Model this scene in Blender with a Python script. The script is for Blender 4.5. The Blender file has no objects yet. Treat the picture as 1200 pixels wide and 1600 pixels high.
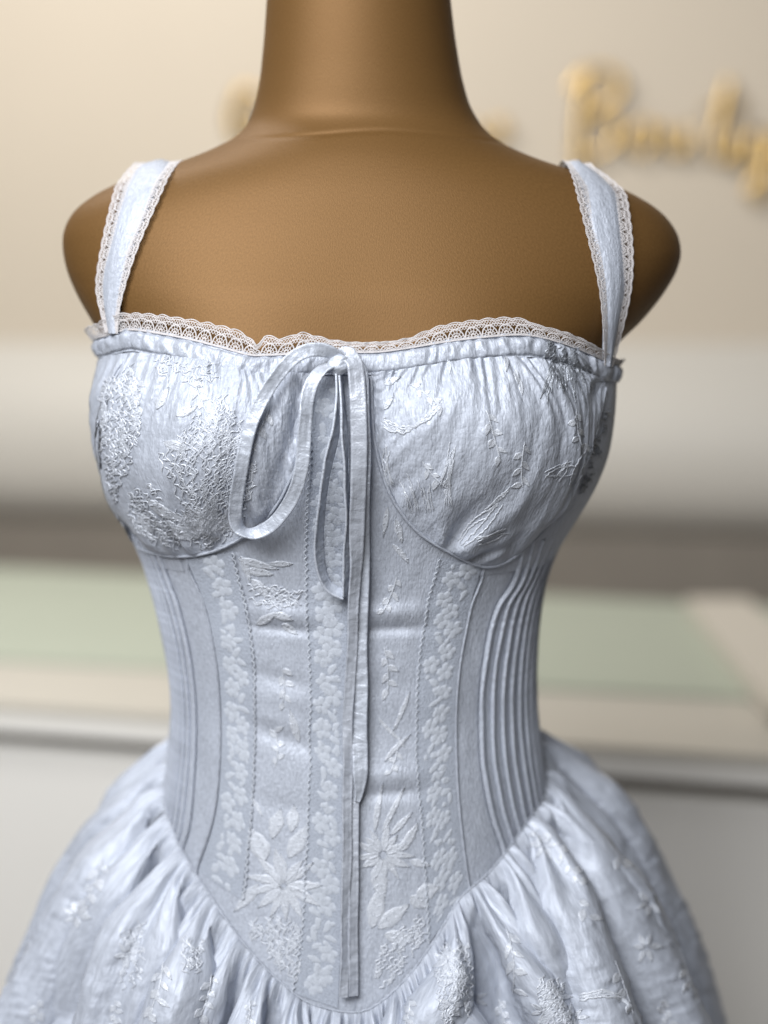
import bpy, math, random
import numpy as np
from mathutils import Vector
from mathutils.bvhtree import BVHTree

random.seed(7)
RNG = np.random.default_rng(11)
R = math.radians
scene = bpy.context.scene
col = scene.collection

# ------------------------------------------------------------------ camera
FPX = 2406.0                       # focal length in photo pixels (photo is 1200 x 1600)
TILT = R(7.0)
CAM = np.array([0.0166, -1.0, 1.343])
cam_data = bpy.data.cameras.new('camera')
cam = bpy.data.objects.new('camera', cam_data)
col.objects.link(cam)
cam.location = CAM
cam.rotation_euler = (R(90) - TILT, 0, 0)
cam_data.sensor_fit = 'HORIZONTAL'
cam_data.sensor_width = 36
cam_data.lens = 36 * FPX / 1200
cam_data.clip_start = 0.05
cam_data.clip_end = 60
cam_data.dof.use_dof = True
cam_data.dof.focus_distance = 0.888
cam_data.dof.aperture_fstop = 2.75
scene.camera = cam

# ------------------------------------------------------------------ light
world = bpy.data.worlds.new('World')
scene.world = world
world.use_nodes = True
world.node_tree.nodes['Background'].inputs[0].default_value = (0.90, 0.93, 1.0, 1)
world.node_tree.nodes['Background'].inputs[1].default_value = 0.035


def area(name, loc, target, size, power, color, size_y=None):
    l = bpy.data.lights.new(name, 'AREA')
    l.shape = 'RECTANGLE'
    l.size = size
    l.size_y = size_y or size
    l.energy = power
    l.color = color
    o = bpy.data.objects.new(name, l)
    col.objects.link(o)
    o.location = loc
    o.rotation_euler = (Vector(target) - Vector(loc)).to_track_quat('-Z', 'Y').to_euler()
    return o


area('window_light', (-0.60, -1.25, 2.25), (0.0, -0.05, 1.30), 1.2, 52, (0.97, 0.985, 1.0), 0.8)
area('front_fill_light', (-0.3, -2.2, 2.0), (0.0, 0, 1.25), 0.7, 7, (1.0, 0.98, 0.95), 0.7)  # unseen front fill, for room light behind the camera
area('wall_ceiling_light', (-0.9, 0.9, 2.9), (-0.3, 2.2, 1.4), 1.8, 46, (1.0, 0.965, 0.91), 0.5)
cl = area('counter_fill_light', (-1.1, 0.10, 2.6), (-0.75, 0.95, 0.75), 0.5, 3.0, (1.0, 0.98, 0.96), 0.4)  # added fill aimed at the counter front, not a known lamp
cl.data.spread = R(75)

scene.view_settings.view_transform = 'Standard'
scene.view_settings.look = 'None'
scene.view_settings.gamma = 1
scene.view_settings.exposure = 0
scene.render.engine = 'CYCLES'
scene.render.resolution_x = 768
scene.render.resolution_y = 1024


# ------------------------------------------------------------------ helpers
def gnoise(x, y, seed=0):
    """vectorised 2-D gradient noise, about -0.7..0.7"""
    x = np.asarray(x, float); y = np.asarray(y, float)
    x, y = np.broadcast_arrays(x, y)
    xi = np.floor(x).astype(np.int64); yi = np.floor(y).astype(np.int64)
    xf = x - xi; yf = y - yi

    def grad(ix, iy):
        h = (ix * 374761393 + iy * 668265263 + seed * 982451653) & 0x7fffffff
        h = ((h ^ (h >> 13)) * 1274126177) & 0x7fffffff
        a = ((h ^ (h >> 16)) & 0xffff) / 65536.0 * 2 * np.pi
        return np.cos(a), np.sin(a)
    u = xf * xf * xf * (xf * (xf * 6 - 15) + 10)
    v = yf * yf * yf * (yf * (yf * 6 - 15) + 10)
    out = 0
    for dx, wx in ((0, 1 - u), (1, u)):
        for dy, wy in ((0, 1 - v), (1, v)):
            gx, gy = grad(xi + dx, yi + dy)
            out = out + wx * wy * (gx * (xf - dx) + gy * (yf - dy))
    return out


def smooth(e0, e1, x):
    t = np.clip((x - e0) / (e1 - e0), 0, 1)
    return t * t * (3 - 2 * t)


def mesh_obj(name, verts, faces, mat, parent=None, uv=None, smooth_shade=True, kind=None):
    """faces: (M,4) or (M,3) int array; uv: per-vertex (N,2)"""
    verts = np.asarray(verts, np.float32); faces = np.asarray(faces, np.int32)
    me = bpy.data.meshes.new(name)
    n = faces.shape[1]
    me.vertices.add(len(verts)); me.vertices.foreach_set('co', verts.ravel())
    me.loops.add(faces.size); me.loops.foreach_set('vertex_index', faces.ravel())
    me.polygons.add(len(faces))
    me.polygons.foreach_set('loop_start', np.arange(0, faces.size, n, dtype=np.int32))
    me.polygons.foreach_set('loop_total', np.full(len(faces), n, dtype=np.int32))
    me.polygons.foreach_set('use_smooth', np.full(len(faces), smooth_shade, dtype=bool))
    if uv is not None:
        l = me.uv_layers.new(name='UVMap')
        l.data.foreach_set('uv', np.asarray(uv, np.float32)[faces.ravel()].ravel())
    me.update(calc_edges=True); me.validate()
    me.materials.append(mat)
    o = bpy.data.objects.new(name, me)
    col.objects.link(o)
    if parent is not None:
        o.parent = parent
        w = Vector((0, 0, 0)); p = parent
        while p is not None:
            w += p.location; p = p.parent
        o.location = -w
    if kind:
        o['kind'] = kind
    return o


def grid_faces(nr, nc, wrap=False):
    r = np.arange(nr - 1)[:, None]
    c = np.arange(nc if wrap else nc - 1)[None, :]
    c2 = (c + 1) % nc
    return np.stack([r * nc + c, r * nc + c2, (r + 1) * nc + c2, (r + 1) * nc + c], -1).reshape(-1, 4)


class Bag:
    """collects quads of several pieces into one mesh"""
    def __init__(self):
        self.v = []; self.f = []; self.u = []; self.n = 0

    def add(self, v, f, u=None):
        v = np.asarray(v, float).reshape(-1, 3)
        self.v.append(v); self.f.append(np.asarray(f) + self.n)
        self.u.append(np.zeros((len(v), 2)) if u is None else np.asarray(u, float).reshape(-1, 2))
        self.n += len(v)

    def build(self, name, mat, parent=None, **k):
        return mesh_obj(name, np.concatenate(self.v), np.concatenate(self.f), mat, parent,
                        uv=np.concatenate(self.u), **k)


def unit(v):
    return v / np.maximum(np.linalg.norm(v, axis=-1, keepdims=True), 1e-12)


def catmull(pts, n):
    pts = np.asarray(pts, float)
    if len(pts) == 2:
        return pts[0] + (pts[1] - pts[0]) * np.linspace(0, 1, n)[:, None]
    P = np.vstack([2 * pts[0] - pts[1], pts, 2 * pts[-1] - pts[-2]])
    d = np.r_[0, np.cumsum(np.maximum(np.linalg.norm(np.diff(pts[:, :2], axis=0), axis=1), 1e-9))]
    q = np.interp(np.linspace(0, d[-1], n), d, np.arange(len(pts)))
    i = np.minimum(q.astype(int), len(pts) - 2); t = (q - i)[:, None]
    p0, p1, p2, p3 = P[i], P[i + 1], P[i + 2], P[i + 3]
    return 0.5 * (2 * p1 + (p2 - p0) * t + (2 * p0 - 5 * p1 + 4 * p2 - p3) * t**2 + (3 * p1 - p0 - 3 * p2 + p3) * t**3)


def thing(name, label, cat, loc=(0, 0, 0), group=None):
    o = bpy.data.objects.new(name, None)
    col.objects.link(o)
    o.location = loc
    o['label'] = label; o['category'] = cat
    if group:
        o['group'] = group
    return o


def tag(o, label, cat, group=None):
    o['label'] = label; o['category'] = cat
    if group:
        o['group'] = group
    return o


def box(bag, x0, x1, y0, y1, z0, z1, M=None):
    v = np.array([[x, y, z] for z in (z0, z1) for y in (y0, y1) for x in (x0, x1)], float)
    if M is not None:
        v = M(v)
    bag.add(v, [[0, 2, 3, 1], [4, 5, 7, 6], [0, 1, 5, 4], [2, 6, 7, 3], [0, 4, 6, 2], [1, 3, 7, 5]])


def tube(bag, pts, rad, seg=8, flat=1.0, flat_dir=None):
    pts = np.asarray(pts, float); n = len(pts)
    rad = np.broadcast_to(np.asarray(rad, float), (n,))
    t = unit(np.gradient(pts, axis=0))
    ref = np.array([0, 1.0, 0]) if flat_dir is None else np.asarray(flat_dir, float)
    ref = np.broadcast_to(ref, t.shape)
    a = unit(np.cross(t, ref)); b = np.cross(a, t)
    ang = np.linspace(0, 2 * np.pi, seg, endpoint=False)
    v = pts[:, None] + rad[:, None, None] * (np.cos(ang)[None, :, None] * a[:, None] + flat * np.sin(ang)[None, :, None] * b[:, None])
    f = grid_faces(n, seg, True)
    u = np.stack(np.broadcast_arrays(np.arange(seg)[None, :] / seg * 0.01, np.r_[0, np.cumsum(np.linalg.norm(np.diff(pts, axis=0), axis=1))][:, None]), -1)
    bag.add(v, f, u)
    for k in (0, n - 1):                                    # caps
        ring = v[k]; c = ring.mean(0)
        vv = np.vstack([ring, c[None]])
        j = np.arange(seg)
        q = np.stack([j, (j + 1) % seg, np.full(seg, seg), np.full(seg, seg)], -1)
        # degenerate-free: make quads from pairs of triangles
        q = np.stack([np.full(seg // 2, seg), j[0::2], (j[0::2] + 1) % seg, (j[0::2] + 2) % seg], -1)
        bag.add(vv, q)


# ------------------------------------------------------------------ materials
def new_mat(name):
    m = bpy.data.materials.new(name)
    m.use_nodes = True
    nt = m.node_tree
    b = nt.nodes['Principled BSDF']
    return m, nt, b


def N(nt, kind, **inp):
    n = nt.nodes.new(kind)
    for k, v in inp.items():
        if k in n.inputs:
            n.inputs[k].default_value = v
    return n


def simple_mat(name, color, rough=0.6, metal=0.0, var=0.08, scale=6.0, bump=0.0, bscale=60.0, spec=0.5):
    m, nt, b = new_mat(name)
    tc = nt.nodes.new('ShaderNodeTexCoord')
    nz = N(nt, 'ShaderNodeTexNoise', Scale=scale, Detail=4.0)
    nt.links.new(tc.outputs['Object'], nz.inputs['Vector'])
    mix = nt.nodes.new('ShaderNodeMix'); mix.data_type = 'RGBA'
    c = np.array(color)
    mix.inputs[6].default_value = (*np.clip(c * (1 - var), 0, 1), 1)
    mix.inputs[7].default_value = (*np.clip(c * (1 + var), 0, 1), 1)
    nt.links.new(nz.outputs['Fac'], mix.inputs[0])
    nt.links.new(mix.outputs[2], b.inputs['Base Color'])
    b.inputs['Roughness'].default_value = rough
    b.inputs['Metallic'].default_value = metal
    b.inputs['Specular IOR Level'].default_value = spec
    if bump:
        n2 = N(nt, 'ShaderNodeTexNoise', Scale=bscale, Detail=3.0)
        nt.links.new(tc.outputs['Object'], n2.inputs['Vector'])
        bp = N(nt, 'ShaderNodeBump', Strength=1.0, Distance=bump)
        nt.links.new(n2.outputs['Fac'], bp.inputs['Height'])
        nt.links.new(bp.outputs[0], b.inputs['Normal'])
    return m


def fabric_mat(name, color, rough=0.42, sx=420., sy=150., dist=0.0007, fine=0.00018, var=0.06, sheen=0.04,
               rot=0.0, metal=0.0, color2=None, spec=0.45, bubble=1.1):
    """satin jacquard: crinkled (cloque) relief running along V of the UV map, which is in metres"""
    m, nt, b = new_mat(name)
    uv = nt.nodes.new('ShaderNodeUVMap')
    mp = nt.nodes.new('ShaderNodeMapping')
    mp.inputs['Scale'].default_value = (sx, sy, 1)
    mp.inputs['Rotation'].default_value = (0, 0, rot)
    nt.links.new(uv.outputs[0], mp.inputs['Vector'])
    n1 = N(nt, 'ShaderNodeTexNoise', Scale=1.0, Detail=3.0, Roughness=0.6, Distortion=0.6)
    nt.links.new(mp.outputs[0], n1.inputs['Vector'])
    mp2 = nt.nodes.new('ShaderNodeMapping'); mp2.inputs['Scale'].default_value = (1100, 700, 1)
    nt.links.new(uv.outputs[0], mp2.inputs['Vector'])
    n2 = N(nt, 'ShaderNodeTexNoise', Scale=1.0, Detail=1.0)
    nt.links.new(mp2.outputs[0], n2.inputs['Vector'])
    vo = N(nt, 'ShaderNodeTexVoronoi', Scale=1.0, Randomness=0.75)
    vo.feature = 'SMOOTH_F1'; vo.inputs['Smoothness'].default_value = 0.35
    mpv = nt.nodes.new('ShaderNodeMapping'); mpv.inputs['Scale'].default_value = (sx * 0.95, sx * 0.50, 1)
    mpv.inputs['Rotation'].default_value = (0, 0, rot)
    nt.links.new(uv.outputs[0], mpv.inputs['Vector']); nt.links.new(mpv.outputs[0], vo.inputs['Vector'])
    mpm = nt.nodes.new('ShaderNodeMapping'); mpm.inputs['Scale'].default_value = (70, 40, 1)
    nt.links.new(uv.outputs[0], mpm.inputs['Vector'])
    msk = N(nt, 'ShaderNodeTexNoise', Scale=1.0, Detail=2.0)
    nt.links.new(mpm.outputs[0], msk.inputs['Vector'])
    mm = nt.nodes.new('ShaderNodeMath'); mm.operation = 'MULTIPLY'
    nt.links.new(vo.outputs['Distance'], mm.inputs[0]); nt.links.new(msk.outputs['Fac'], mm.inputs[1])
    ms = nt.nodes.new('ShaderNodeMath'); ms.operation = 'MULTIPLY_ADD'; ms.inputs[1].default_value = -bubble
    nt.links.new(mm.outputs[0], ms.inputs[0]); nt.links.new(n1.outputs['Fac'], ms.inputs[2])
    b1 = N(nt, 'ShaderNodeBump', Strength=1.0, Distance=dist)
    nt.links.new(ms.outputs[0], b1.inputs['Height'])
    b2 = N(nt, 'ShaderNodeBump', Strength=1.0, Distance=fine)
    nt.links.new(n2.outputs['Fac'], b2.inputs['Height'])
    nt.links.new(b1.outputs[0], b2.inputs['Normal'])
    nt.links.new(b2.outputs[0], b.inputs['Normal'])
    mp3 = nt.nodes.new('ShaderNodeMapping'); mp3.inputs['Scale'].default_value = (30, 22, 1)
    nt.links.new(uv.outputs[0], mp3.inputs['Vector'])
    n3 = N(nt, 'ShaderNodeTexNoise', Scale=1.0, Detail=4.0)
    nt.links.new(mp3.outputs[0], n3.inputs['Vector'])
    mix = nt.nodes.new('ShaderNodeMix'); mix.data_type = 'RGBA'
    c = np.array(color); c2 = np.array(color2) if color2 is not None else c
    mix.inputs[6].default_value = (*np.clip(c * (1 - var), 0, 1), 1)
    mix.inputs[7].default_value = (*np.clip(c2 * (1 + var), 0, 1), 1)
    nt.links.new(n3.outputs['Fac'], mix.inputs[0])
    # tone: paler on the raised parts of the crinkle, darker in its hollows
    tone = nt.nodes.new('ShaderNodeMix'); tone.data_type = 'RGBA'; tone.blend_type = 'MULTIPLY'
    rmp = nt.nodes.new('ShaderNodeMapRange'); rmp.inputs[1].default_value = 0.25; rmp.inputs[2].default_value = 0.75
    rmp.inputs[3].default_value = 0.78; rmp.inputs[4].default_value = 1.13
    nt.links.new(n1.outputs['Fac'], rmp.inputs[0])
    tone.inputs[0].default_value = 1.0
    nt.links.new(mix.outputs[2], tone.inputs[6]); nt.links.new(rmp.outputs[0], tone.inputs[7])
    nt.links.new(tone.outputs[2], b.inputs['Base Color'])
    b.inputs['Roughness'].default_value = rough
    b.inputs['Sheen Weight'].default_value = sheen
    b.inputs['Sheen Roughness'].default_value = 0.4
    b.inputs['Specular IOR Level'].default_value = spec
    b.inputs['Metallic'].default_value = metal
    return m


BLUE = (0.440, 0.472, 0.545)
SAT = 0.19
M_SATIN = fabric_mat('blue_jacquard', BLUE, rough=0.50, sx=700, sy=240, dist=0.00046, metal=SAT, spec=0.25)
M_CUP = fabric_mat('blue_jacquard_crinkled', BLUE, rough=0.54, sx=640, sy=140, dist=0.00062, metal=SAT, spec=0.25)
M_SKIRT = fabric_mat('blue_jacquard_skirt', BLUE, rough=0.55, sx=560, sy=120, dist=0.0006, fine=0.00015, metal=SAT, spec=0.25)
M_RIB = fabric_mat('blue_ribbon', (0.49, 0.525, 0.60), sx=160, sy=300, dist=0.0006, rot=0.6, metal=0.25, rough=0.44, spec=0.25)
M_LACE = fabric_mat('pale_lace', (0.55, 0.525, 0.53), rough=0.65, sx=900, sy=900, dist=0.0002, sheen=0.3, spec=0.3)
M_NET = fabric_mat('lace_ground', (0.355, 0.386, 0.452), rough=0.6, sx=850, sy=850, dist=0.0005, sheen=0.2, spec=0.25)
M_LFLOW = fabric_mat('lace_flower', (0.455, 0.487, 0.55), rough=0.6, sx=1200, sy=500, dist=0.0002, sheen=0.3, spec=0.3)
M_SILV = fabric_mat('silver_thread', (0.55, 0.58, 0.645), rough=0.36, sx=1500, sy=800, dist=0.0003, metal=0.15, sheen=0.05, spec=0.35)
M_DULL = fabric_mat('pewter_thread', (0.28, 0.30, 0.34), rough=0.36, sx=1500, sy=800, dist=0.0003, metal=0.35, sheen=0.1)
M_TAIL = fabric_mat('ribbon_back_side', (0.42, 0.447, 0.51), sx=120, sy=260, dist=0.0005, metal=0.2)


def skin_mat():
    m, nt, b = new_mat('brown_stretch_fabric')
    uv = nt.nodes.new('ShaderNodeUVMap')
    mp = nt.nodes.new('ShaderNodeMapping'); mp.inputs['Scale'].default_value = (1100, 650, 1)
    nt.links.new(uv.outputs[0], mp.inputs['Vector'])
    n1 = N(nt, 'ShaderNodeTexNoise', Scale=1.0, Detail=2.0)
    nt.links.new(mp.outputs[0], n1.inputs['Vector'])
    bp = N(nt, 'ShaderNodeBump', Strength=1.0, Distance=0.00010)
    nt.links.new(n1.outputs['Fac'], bp.inputs['Height'])
    nt.links.new(bp.outputs[0], b.inputs['Normal'])
    mix = nt.nodes.new('ShaderNodeMix'); mix.data_type = 'RGBA'
    mix.inputs[6].default_value = (0.112, 0.058, 0.018, 1)
    mix.inputs[7].default_value = (0.185, 0.097, 0.033, 1)
    nt.links.new(n1.outputs['Fac'], mix.inputs[0])
    nt.links.new(mix.outputs[2], b.inputs['Base Color'])
    b.inputs['Roughness'].default_value = 0.52
    b.inputs['Metallic'].default_value = 0.28
    b.inputs['Specular IOR Level'].default_value = 0.2
    return m


M_SKIN = skin_mat()


# ------------------------------------------------------------------ pixels to rays
FWD = np.array([0, math.cos(TILT), -math.sin(TILT)])
UPV = np.array([0, math.sin(TILT), math.cos(TILT)])
RGT = np.array([1.0, 0, 0])


def ray(px, py):
    px = np.asarray(px, float); py = np.asarray(py, float)
    d = FWD + ((px - 600) / FPX)[..., None] * RGT - ((py - 800) / FPX)[..., None] * UPV
    return unit(d)


def at_y(px, py, Y):
    d = ray(px, py)
    return CAM + d * ((Y - CAM[1]) / d[..., 1])[..., None]


def at_z(px, py, Z):
    d = ray(px, py)
    return CAM + d * ((Z - CAM[2]) / d[..., 2])[..., None]


# ------------------------------------------------------------------ torso surface in polar form r(theta, z)
SIL = np.array([  # photo row, left edge, right edge
    [-160, 424, 696], [0, 417, 704], [60, 413, 711], [120, 407, 721], [165, 399, 733], [195, 388, 750], [215, 372, 768],
    [235, 335, 800], [250, 300, 835], [265, 255, 880], [278, 212, 925], [290, 182, 955], [305, 152, 988], [325, 124, 1022],
    [345, 109, 1043], [370, 101, 1058], [400, 103, 1062], [430, 111, 1052], [470, 130, 1026], [510, 150, 998], [550, 170, 958],
    [600, 167, 946], [650, 168, 933], [700, 174, 920], [750, 187, 902], [800, 204, 881], [840, 221, 865], [868, 232, 854],
    [900, 240, 846], [950, 253, 838], [1000, 264, 834], [1050, 272, 832], [1100, 275, 834], [1150, 272, 839], [1200, 266, 846],
    [1250, 258, 853], [1330, 245, 868], [1420, 228, 888], [1500, 215, 905], [1600, 200, 920], [1800, 190, 930]])
_p = at_y(np.r_[SIL[:, 1]], SIL[:, 0], 0.0); _q = at_y(np.r_[SIL[:, 2]], SIL[:, 0], 0.0)
ZG = np.linspace(0.70, 1.66, 1921)


def prof(zs, vs, sig):
    o = np.argsort(zs)
    g = np.interp(ZG, np.asarray(zs)[o], np.asarray(vs)[o])
    k = np.arange(-60, 61) * (ZG[1] - ZG[0])
    w = np.exp(-0.5 * (k / sig)**2); w /= w.sum()
    return np.convolve(np.pad(g, 60, mode='edge'), w, mode='valid')


G_AL = prof(_p[:, 2], -_p[:, 0], 0.0035)
G_AR = prof(_q[:, 2], _q[:, 0], 0.0035)
G_BF = prof([0.7, 0.85, 0.93, 1.0, 1.1, 1.17, 1.21, 1.25, 1.29, 1.333, 1.36, 1.40, 1.425, 1.443, 1.457, 1.466, 1.50, 1.66],
            [.13, .125, .118, .107, .094, .095, .099, .104, .106, .101, .095, .084, .076, .068, .058, .0505, .049, .046], 0.0055)
G_BB = prof([0.7, 0.93, 1.1, 1.25, 1.38, 1.44, 1.48, 1.66], [.12, .11, .075, .085, .085, .072, .066, .066], 0.02)
G_NE = prof([0.7, 1.0, 1.2, 1.33, 1.40, 1.44, 1.47, 1.66], [2.2, 2.25, 2.3, 2.4, 2.3, 2.1, 2.0, 2.0], 0.02)


def zc(py, d):
    return 1.343 - d * math.tan(TILT + math.atan((py - 800) / FPX))


WRINKLES = [  # px, py, half-width px, half-height px, slope, height mm: soft horizontal creases of the bodice
    (445, 962, 55, 15, 0.05, 2.0), (445, 987, 50, 9, 0.05, -1.5), (615, 958, 55, 14, 0.0, 2.1), (615, 985, 55, 9, 0.0, -1.7),
    (435, 1066, 50, 14, 0.20, -1.2), (440, 1100, 55, 20, 0.1, 1.0), (440, 1160, 55, 15, 0.30, -1.5), (440, 1130, 50, 15, 0.2, 0.9),
    (615, 1075, 50, 20, -0.1, -0.8), (615, 1212, 55, 16, 0.0, 1.5), (615, 1240, 55, 11, 0.0, -1.5), (440, 1262, 50, 18, 0.1, -0.9),
    (700, 1100, 40, 40, 0.2, 0.8), (360, 1010, 40, 30, 0.2, 0.8), (330, 1180, 30, 40, 0, 0.8), (760, 1000, 30, 50, 0, -0.8)]
_W = [((a - 560) / FPX * 0.90, zc(b, 0.902), c / FPX * 0.9, d / FPX * 0.92, -e, h / 1000) for a, b, c, d, e, h in WRINKLES]


def rad(th, z, dress=True):
    al = np.interp(z, ZG, G_AL); ar = np.interp(z, ZG, G_AR)
    bf = np.interp(z, ZG, G_BF); bb = np.interp(z, ZG, G_BB); ne = np.interp(z, ZG, G_NE)
    s = np.sin(th); c = np.cos(th)
    a = np.where(s > 0, ar, al); b = np.where(c > 0, bf, bb)
    r = ((np.abs(s) / a)**ne + (np.abs(c) / b)**ne)**(-1 / ne)
    x = r * s
    front = smooth(-0.1, 0.35, c)
    for cx in (-0.082, 0.082):
        dz = z - 1.272
        sz = np.where(dz > 0, 0.054, 0.039)
        q = ((x - cx) / 0.050)**2 + (dz / sz)**2
        r = r + front * 0.025 * np.exp(-0.5 * q)
    if not dress:
        zr_ = zc(211, 0.95) + 0.0016 * np.sin(th * 3 + 0.6)
        r = r - 0.0009 * np.exp(-((z - zr_) / 0.0016)**2) * front
    if dress:
        for wx, wz, hx, hz, sl, h in _W:
            q = np.abs((x - wx) / hx)**3 + ((z - wz - sl * (x - wx)) / hz)**2
            r = r + front * 1.1 * h * np.exp(-q)
    return r


def S(th, z, off=0.0, dress=True):
    """point on the torso, moved off along the surface normal"""
    th = np.asarray(th, float); z = np.asarray(z, float)
    th, z = np.broadcast_arrays(th, z)

    def p(t, zz):
        r = rad(t, zz, dress)
        return np.stack([r * np.sin(t), -r * np.cos(t), zz], -1)
    P = p(th, z)
    if np.ndim(off) == 0 and off == 0:
        return P
    return P + Nrm(th, z, dress) * np.asarray(off, float)[..., None]


def Nrm(th, z, dress=True):
    e = 0.002

    def p(t, zz):
        r = rad(t, zz, dress)
        return np.stack([r * np.sin(t), -r * np.cos(t), zz], -1)
    a = p(th + e, z) - p(th - e, z); b = p(th, z + e) - p(th, z - e)
    return unit(np.cross(a, b))


# ray target: the smooth torso
_th = np.linspace(-np.pi, np.pi, 361); _z = np.linspace(0.80, 1.50, 351)
_TH, _Z = np.meshgrid(_th, _z)
_V = S(_TH, _Z).reshape(-1, 3)
BVH0 = BVHTree.FromPolygons([tuple(v) for v in _V], [tuple(f) for f in grid_faces(351, 361)])


def tz(px, py):
    """pixel to (theta, z) on the torso"""
    d = ray(px, py)
    h = BVH0.ray_cast(Vector(CAM), Vector(d))
    if h[0] is None:                         # past the outline: step inwards
        return tz(px + (3 if px < 560 else -3), py)
    p = h[0]
    return math.atan2(p.x, -p.y), p.z


def tzl(pts, n=None):
    pts = np.asarray(pts, float)
    if n:
        pts = catmull(pts, n)
    return np.array([tz(a, b) for a, b in pts])


def zcurve(pts, extra=()):
    """z as a function of theta from pixels, plus (theta, z) pairs round the back"""
    q = [tuple(x) for x in tzl(pts, 160)] + list(extra)
    q = np.array(sorted(q))
    return lambda th: np.interp((np.asarray(th) + np.pi) % (2 * np.pi) - np.pi, q[:, 0], q[:, 1], period=2 * np.pi)


WAIST_PX = [(262, 1268), (290, 1335), (350, 1430), (395, 1490), (440, 1535), (485, 1568), (555, 1582), (600, 1562), (650, 1510),
            (690, 1450), (716, 1405), (760, 1366), (800, 1315), (846, 1246)]
waist = zcurve(WAIST_PX, [(-1.75, 1.062), (1.75, 1.062), (-2.4, 1.085), (2.4, 1.085), (3.14, 1.09), (-3.14, 1.09)])
TOP_PX = [(166, 520), (205, 511), (250, 517), (300, 527), (350, 540), (392, 551), (430, 551), (480, 548), (530, 546), (590, 546),
          (650, 538), (700, 530), (760, 523), (820, 520), (870, 530), (915, 546), (948, 562)]
_tl = tz(166, 520); _tr = tz(948, 562)
top = zcurve(TOP_PX, [(-1.5, _tl[1] - 0.004), (1.5, _tr[1] - 0.003), (-2.4, 1.30), (2.4, 1.30), (3.14, 1.295), (-3.14, 1.295)])


# ================================================================== setting
ROT = R(-10)
CR, SR = math.cos(ROT), math.sin(ROT)


def rotp(org):
    org = np.asarray(org, float)

    def f(v):
        v = np.asarray(v, float)
        return np.stack([org[0] + v[..., 0] * CR - v[..., 1] * SR, org[1] + v[..., 0] * SR + v[..., 1] * CR, org[2] + v[..., 2]], -1)
    return f


M_WALL = simple_mat('cream_wall_paint', (0.60, 0.525, 0.43), 0.7, var=0.03, scale=2.5, bump=0.0006, bscale=90)
M_FLOOR = simple_mat('grey_floor', (0.30, 0.28, 0.26), 0.5, var=0.06, scale=3)
M_WHITE = simple_mat('white_laminate', (0.78, 0.76, 0.72), 0.45, var=0.02)
M_BEIGE = simple_mat('beige_laminate', (0.46, 0.435, 0.385), 0.45, var=0.04)
M_GREEN = simple_mat('sage_green_mat', (0.37, 0.405, 0.335), 0.5, var=0.05)
M_DARK = simple_mat('dark_brown_wood', (0.075, 0.06, 0.045), 0.6, var=0.15, scale=12)
M_BROWN = simple_mat('brown_board_and_shade', (0.22, 0.195, 0.165), 0.6, var=0.1, scale=10)  # brown for the bench's dark band and the painted shade under the counter edge
M_GREYC = simple_mat('pale_grey_vinyl', (0.585, 0.555, 0.505), 0.5, var=0.02)
M_GOLD = simple_mat('gold_letter_metal', (0.46, 0.31, 0.12), 0.3, metal=1.0, var=0.05)

WALL_ORG = (0.0, 2.35, 0.0)
wl = rotp(WALL_ORG)
b = Bag(); box(b, -6.0, 6.0, 0, 0.12, 0, 3.1, wl)
w = b.build('wall', M_WALL, smooth_shade=False); w['kind'] = 'structure'
b = Bag(); box(b, -6.5, 6.5, -3.0, 4.2, -0.1, 0.0)
fl = b.build('floor', M_FLOOR, smooth_shade=False); fl['kind'] = 'structure'

# made-up padded bench, rounded to give the pale-to-dark fade behind the counter
bench = thing('added_bench', 'made-up pale grey padded bench with dark brown base, shaped for the pale-to-dark fade behind the counter', 'bench', (0, 2.0, 0))
ang = np.linspace(0, 1, 26)
prf = catmull([(-0.001, 1.30), (-0.02, 1.28), (-0.055, 1.23), (-0.085, 1.17), (-0.102, 1.11), (-0.106, 1.05), (-0.098, 0.99), (-0.075, 0.94), (-0.04, 0.907)], 40)
xs = np.linspace(-5.5, 5.5, 60)
v = wl(np.stack(np.broadcast_arrays(xs[None, :], prf[:, :1], prf[:, 1:]), -1))
mesh_obj('back_cushion', v.reshape(-1, 3), grid_faces(40, 60)[:, ::-1], M_GREYC, bench)
b = Bag(); box(b, -5.5, 5.5, -0.06, -0.003, 0.0, 0.903, wl); b.build('base_board', M_BROWN, bench, smooth_shade=False)
b = Bag(); box(b, -5.5, 5.5, -0.30, -0.063, 0.0, 0.45, wl); b.build('seat_box', M_BROWN, bench, smooth_shade=False)

# counter
counter = thing('shop_counter', 'white shop counter with beige top and sage green inset behind the dress', 'counter', (0, 1.2, 0))
ZT = 0.90
fl_, fr_ = at_z(0, 1100, ZT), at_z(1200, 1183, ZT)          # front edge
gl_, gr_ = at_z(0, 1034, ZT), at_z(1200, 1096, ZT)          # front of the green inset
bl_, br_ = at_z(0, 888, ZT), at_z(1060, 942, ZT)            # back edge


def ext(a, c, x):
    t = (x - a[0]) / (c[0] - a[0])
    return a + (c - a) * t


def slab(bag, qa, qb, z0, z1):
    """qa: front line (2 pts), qb: back line (2 pts)"""
    v = []
    for z in (z0, z1):
        for p in (qa[0], qa[1], qb[1], qb[0]):
            v.append((p[0], p[1], z))
    bag.add(v, [[0, 3, 2, 1], [4, 5, 6, 7], [0, 1, 5, 4], [1, 2, 6, 5], [2, 3, 7, 6], [3, 0, 4, 7]])


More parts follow.
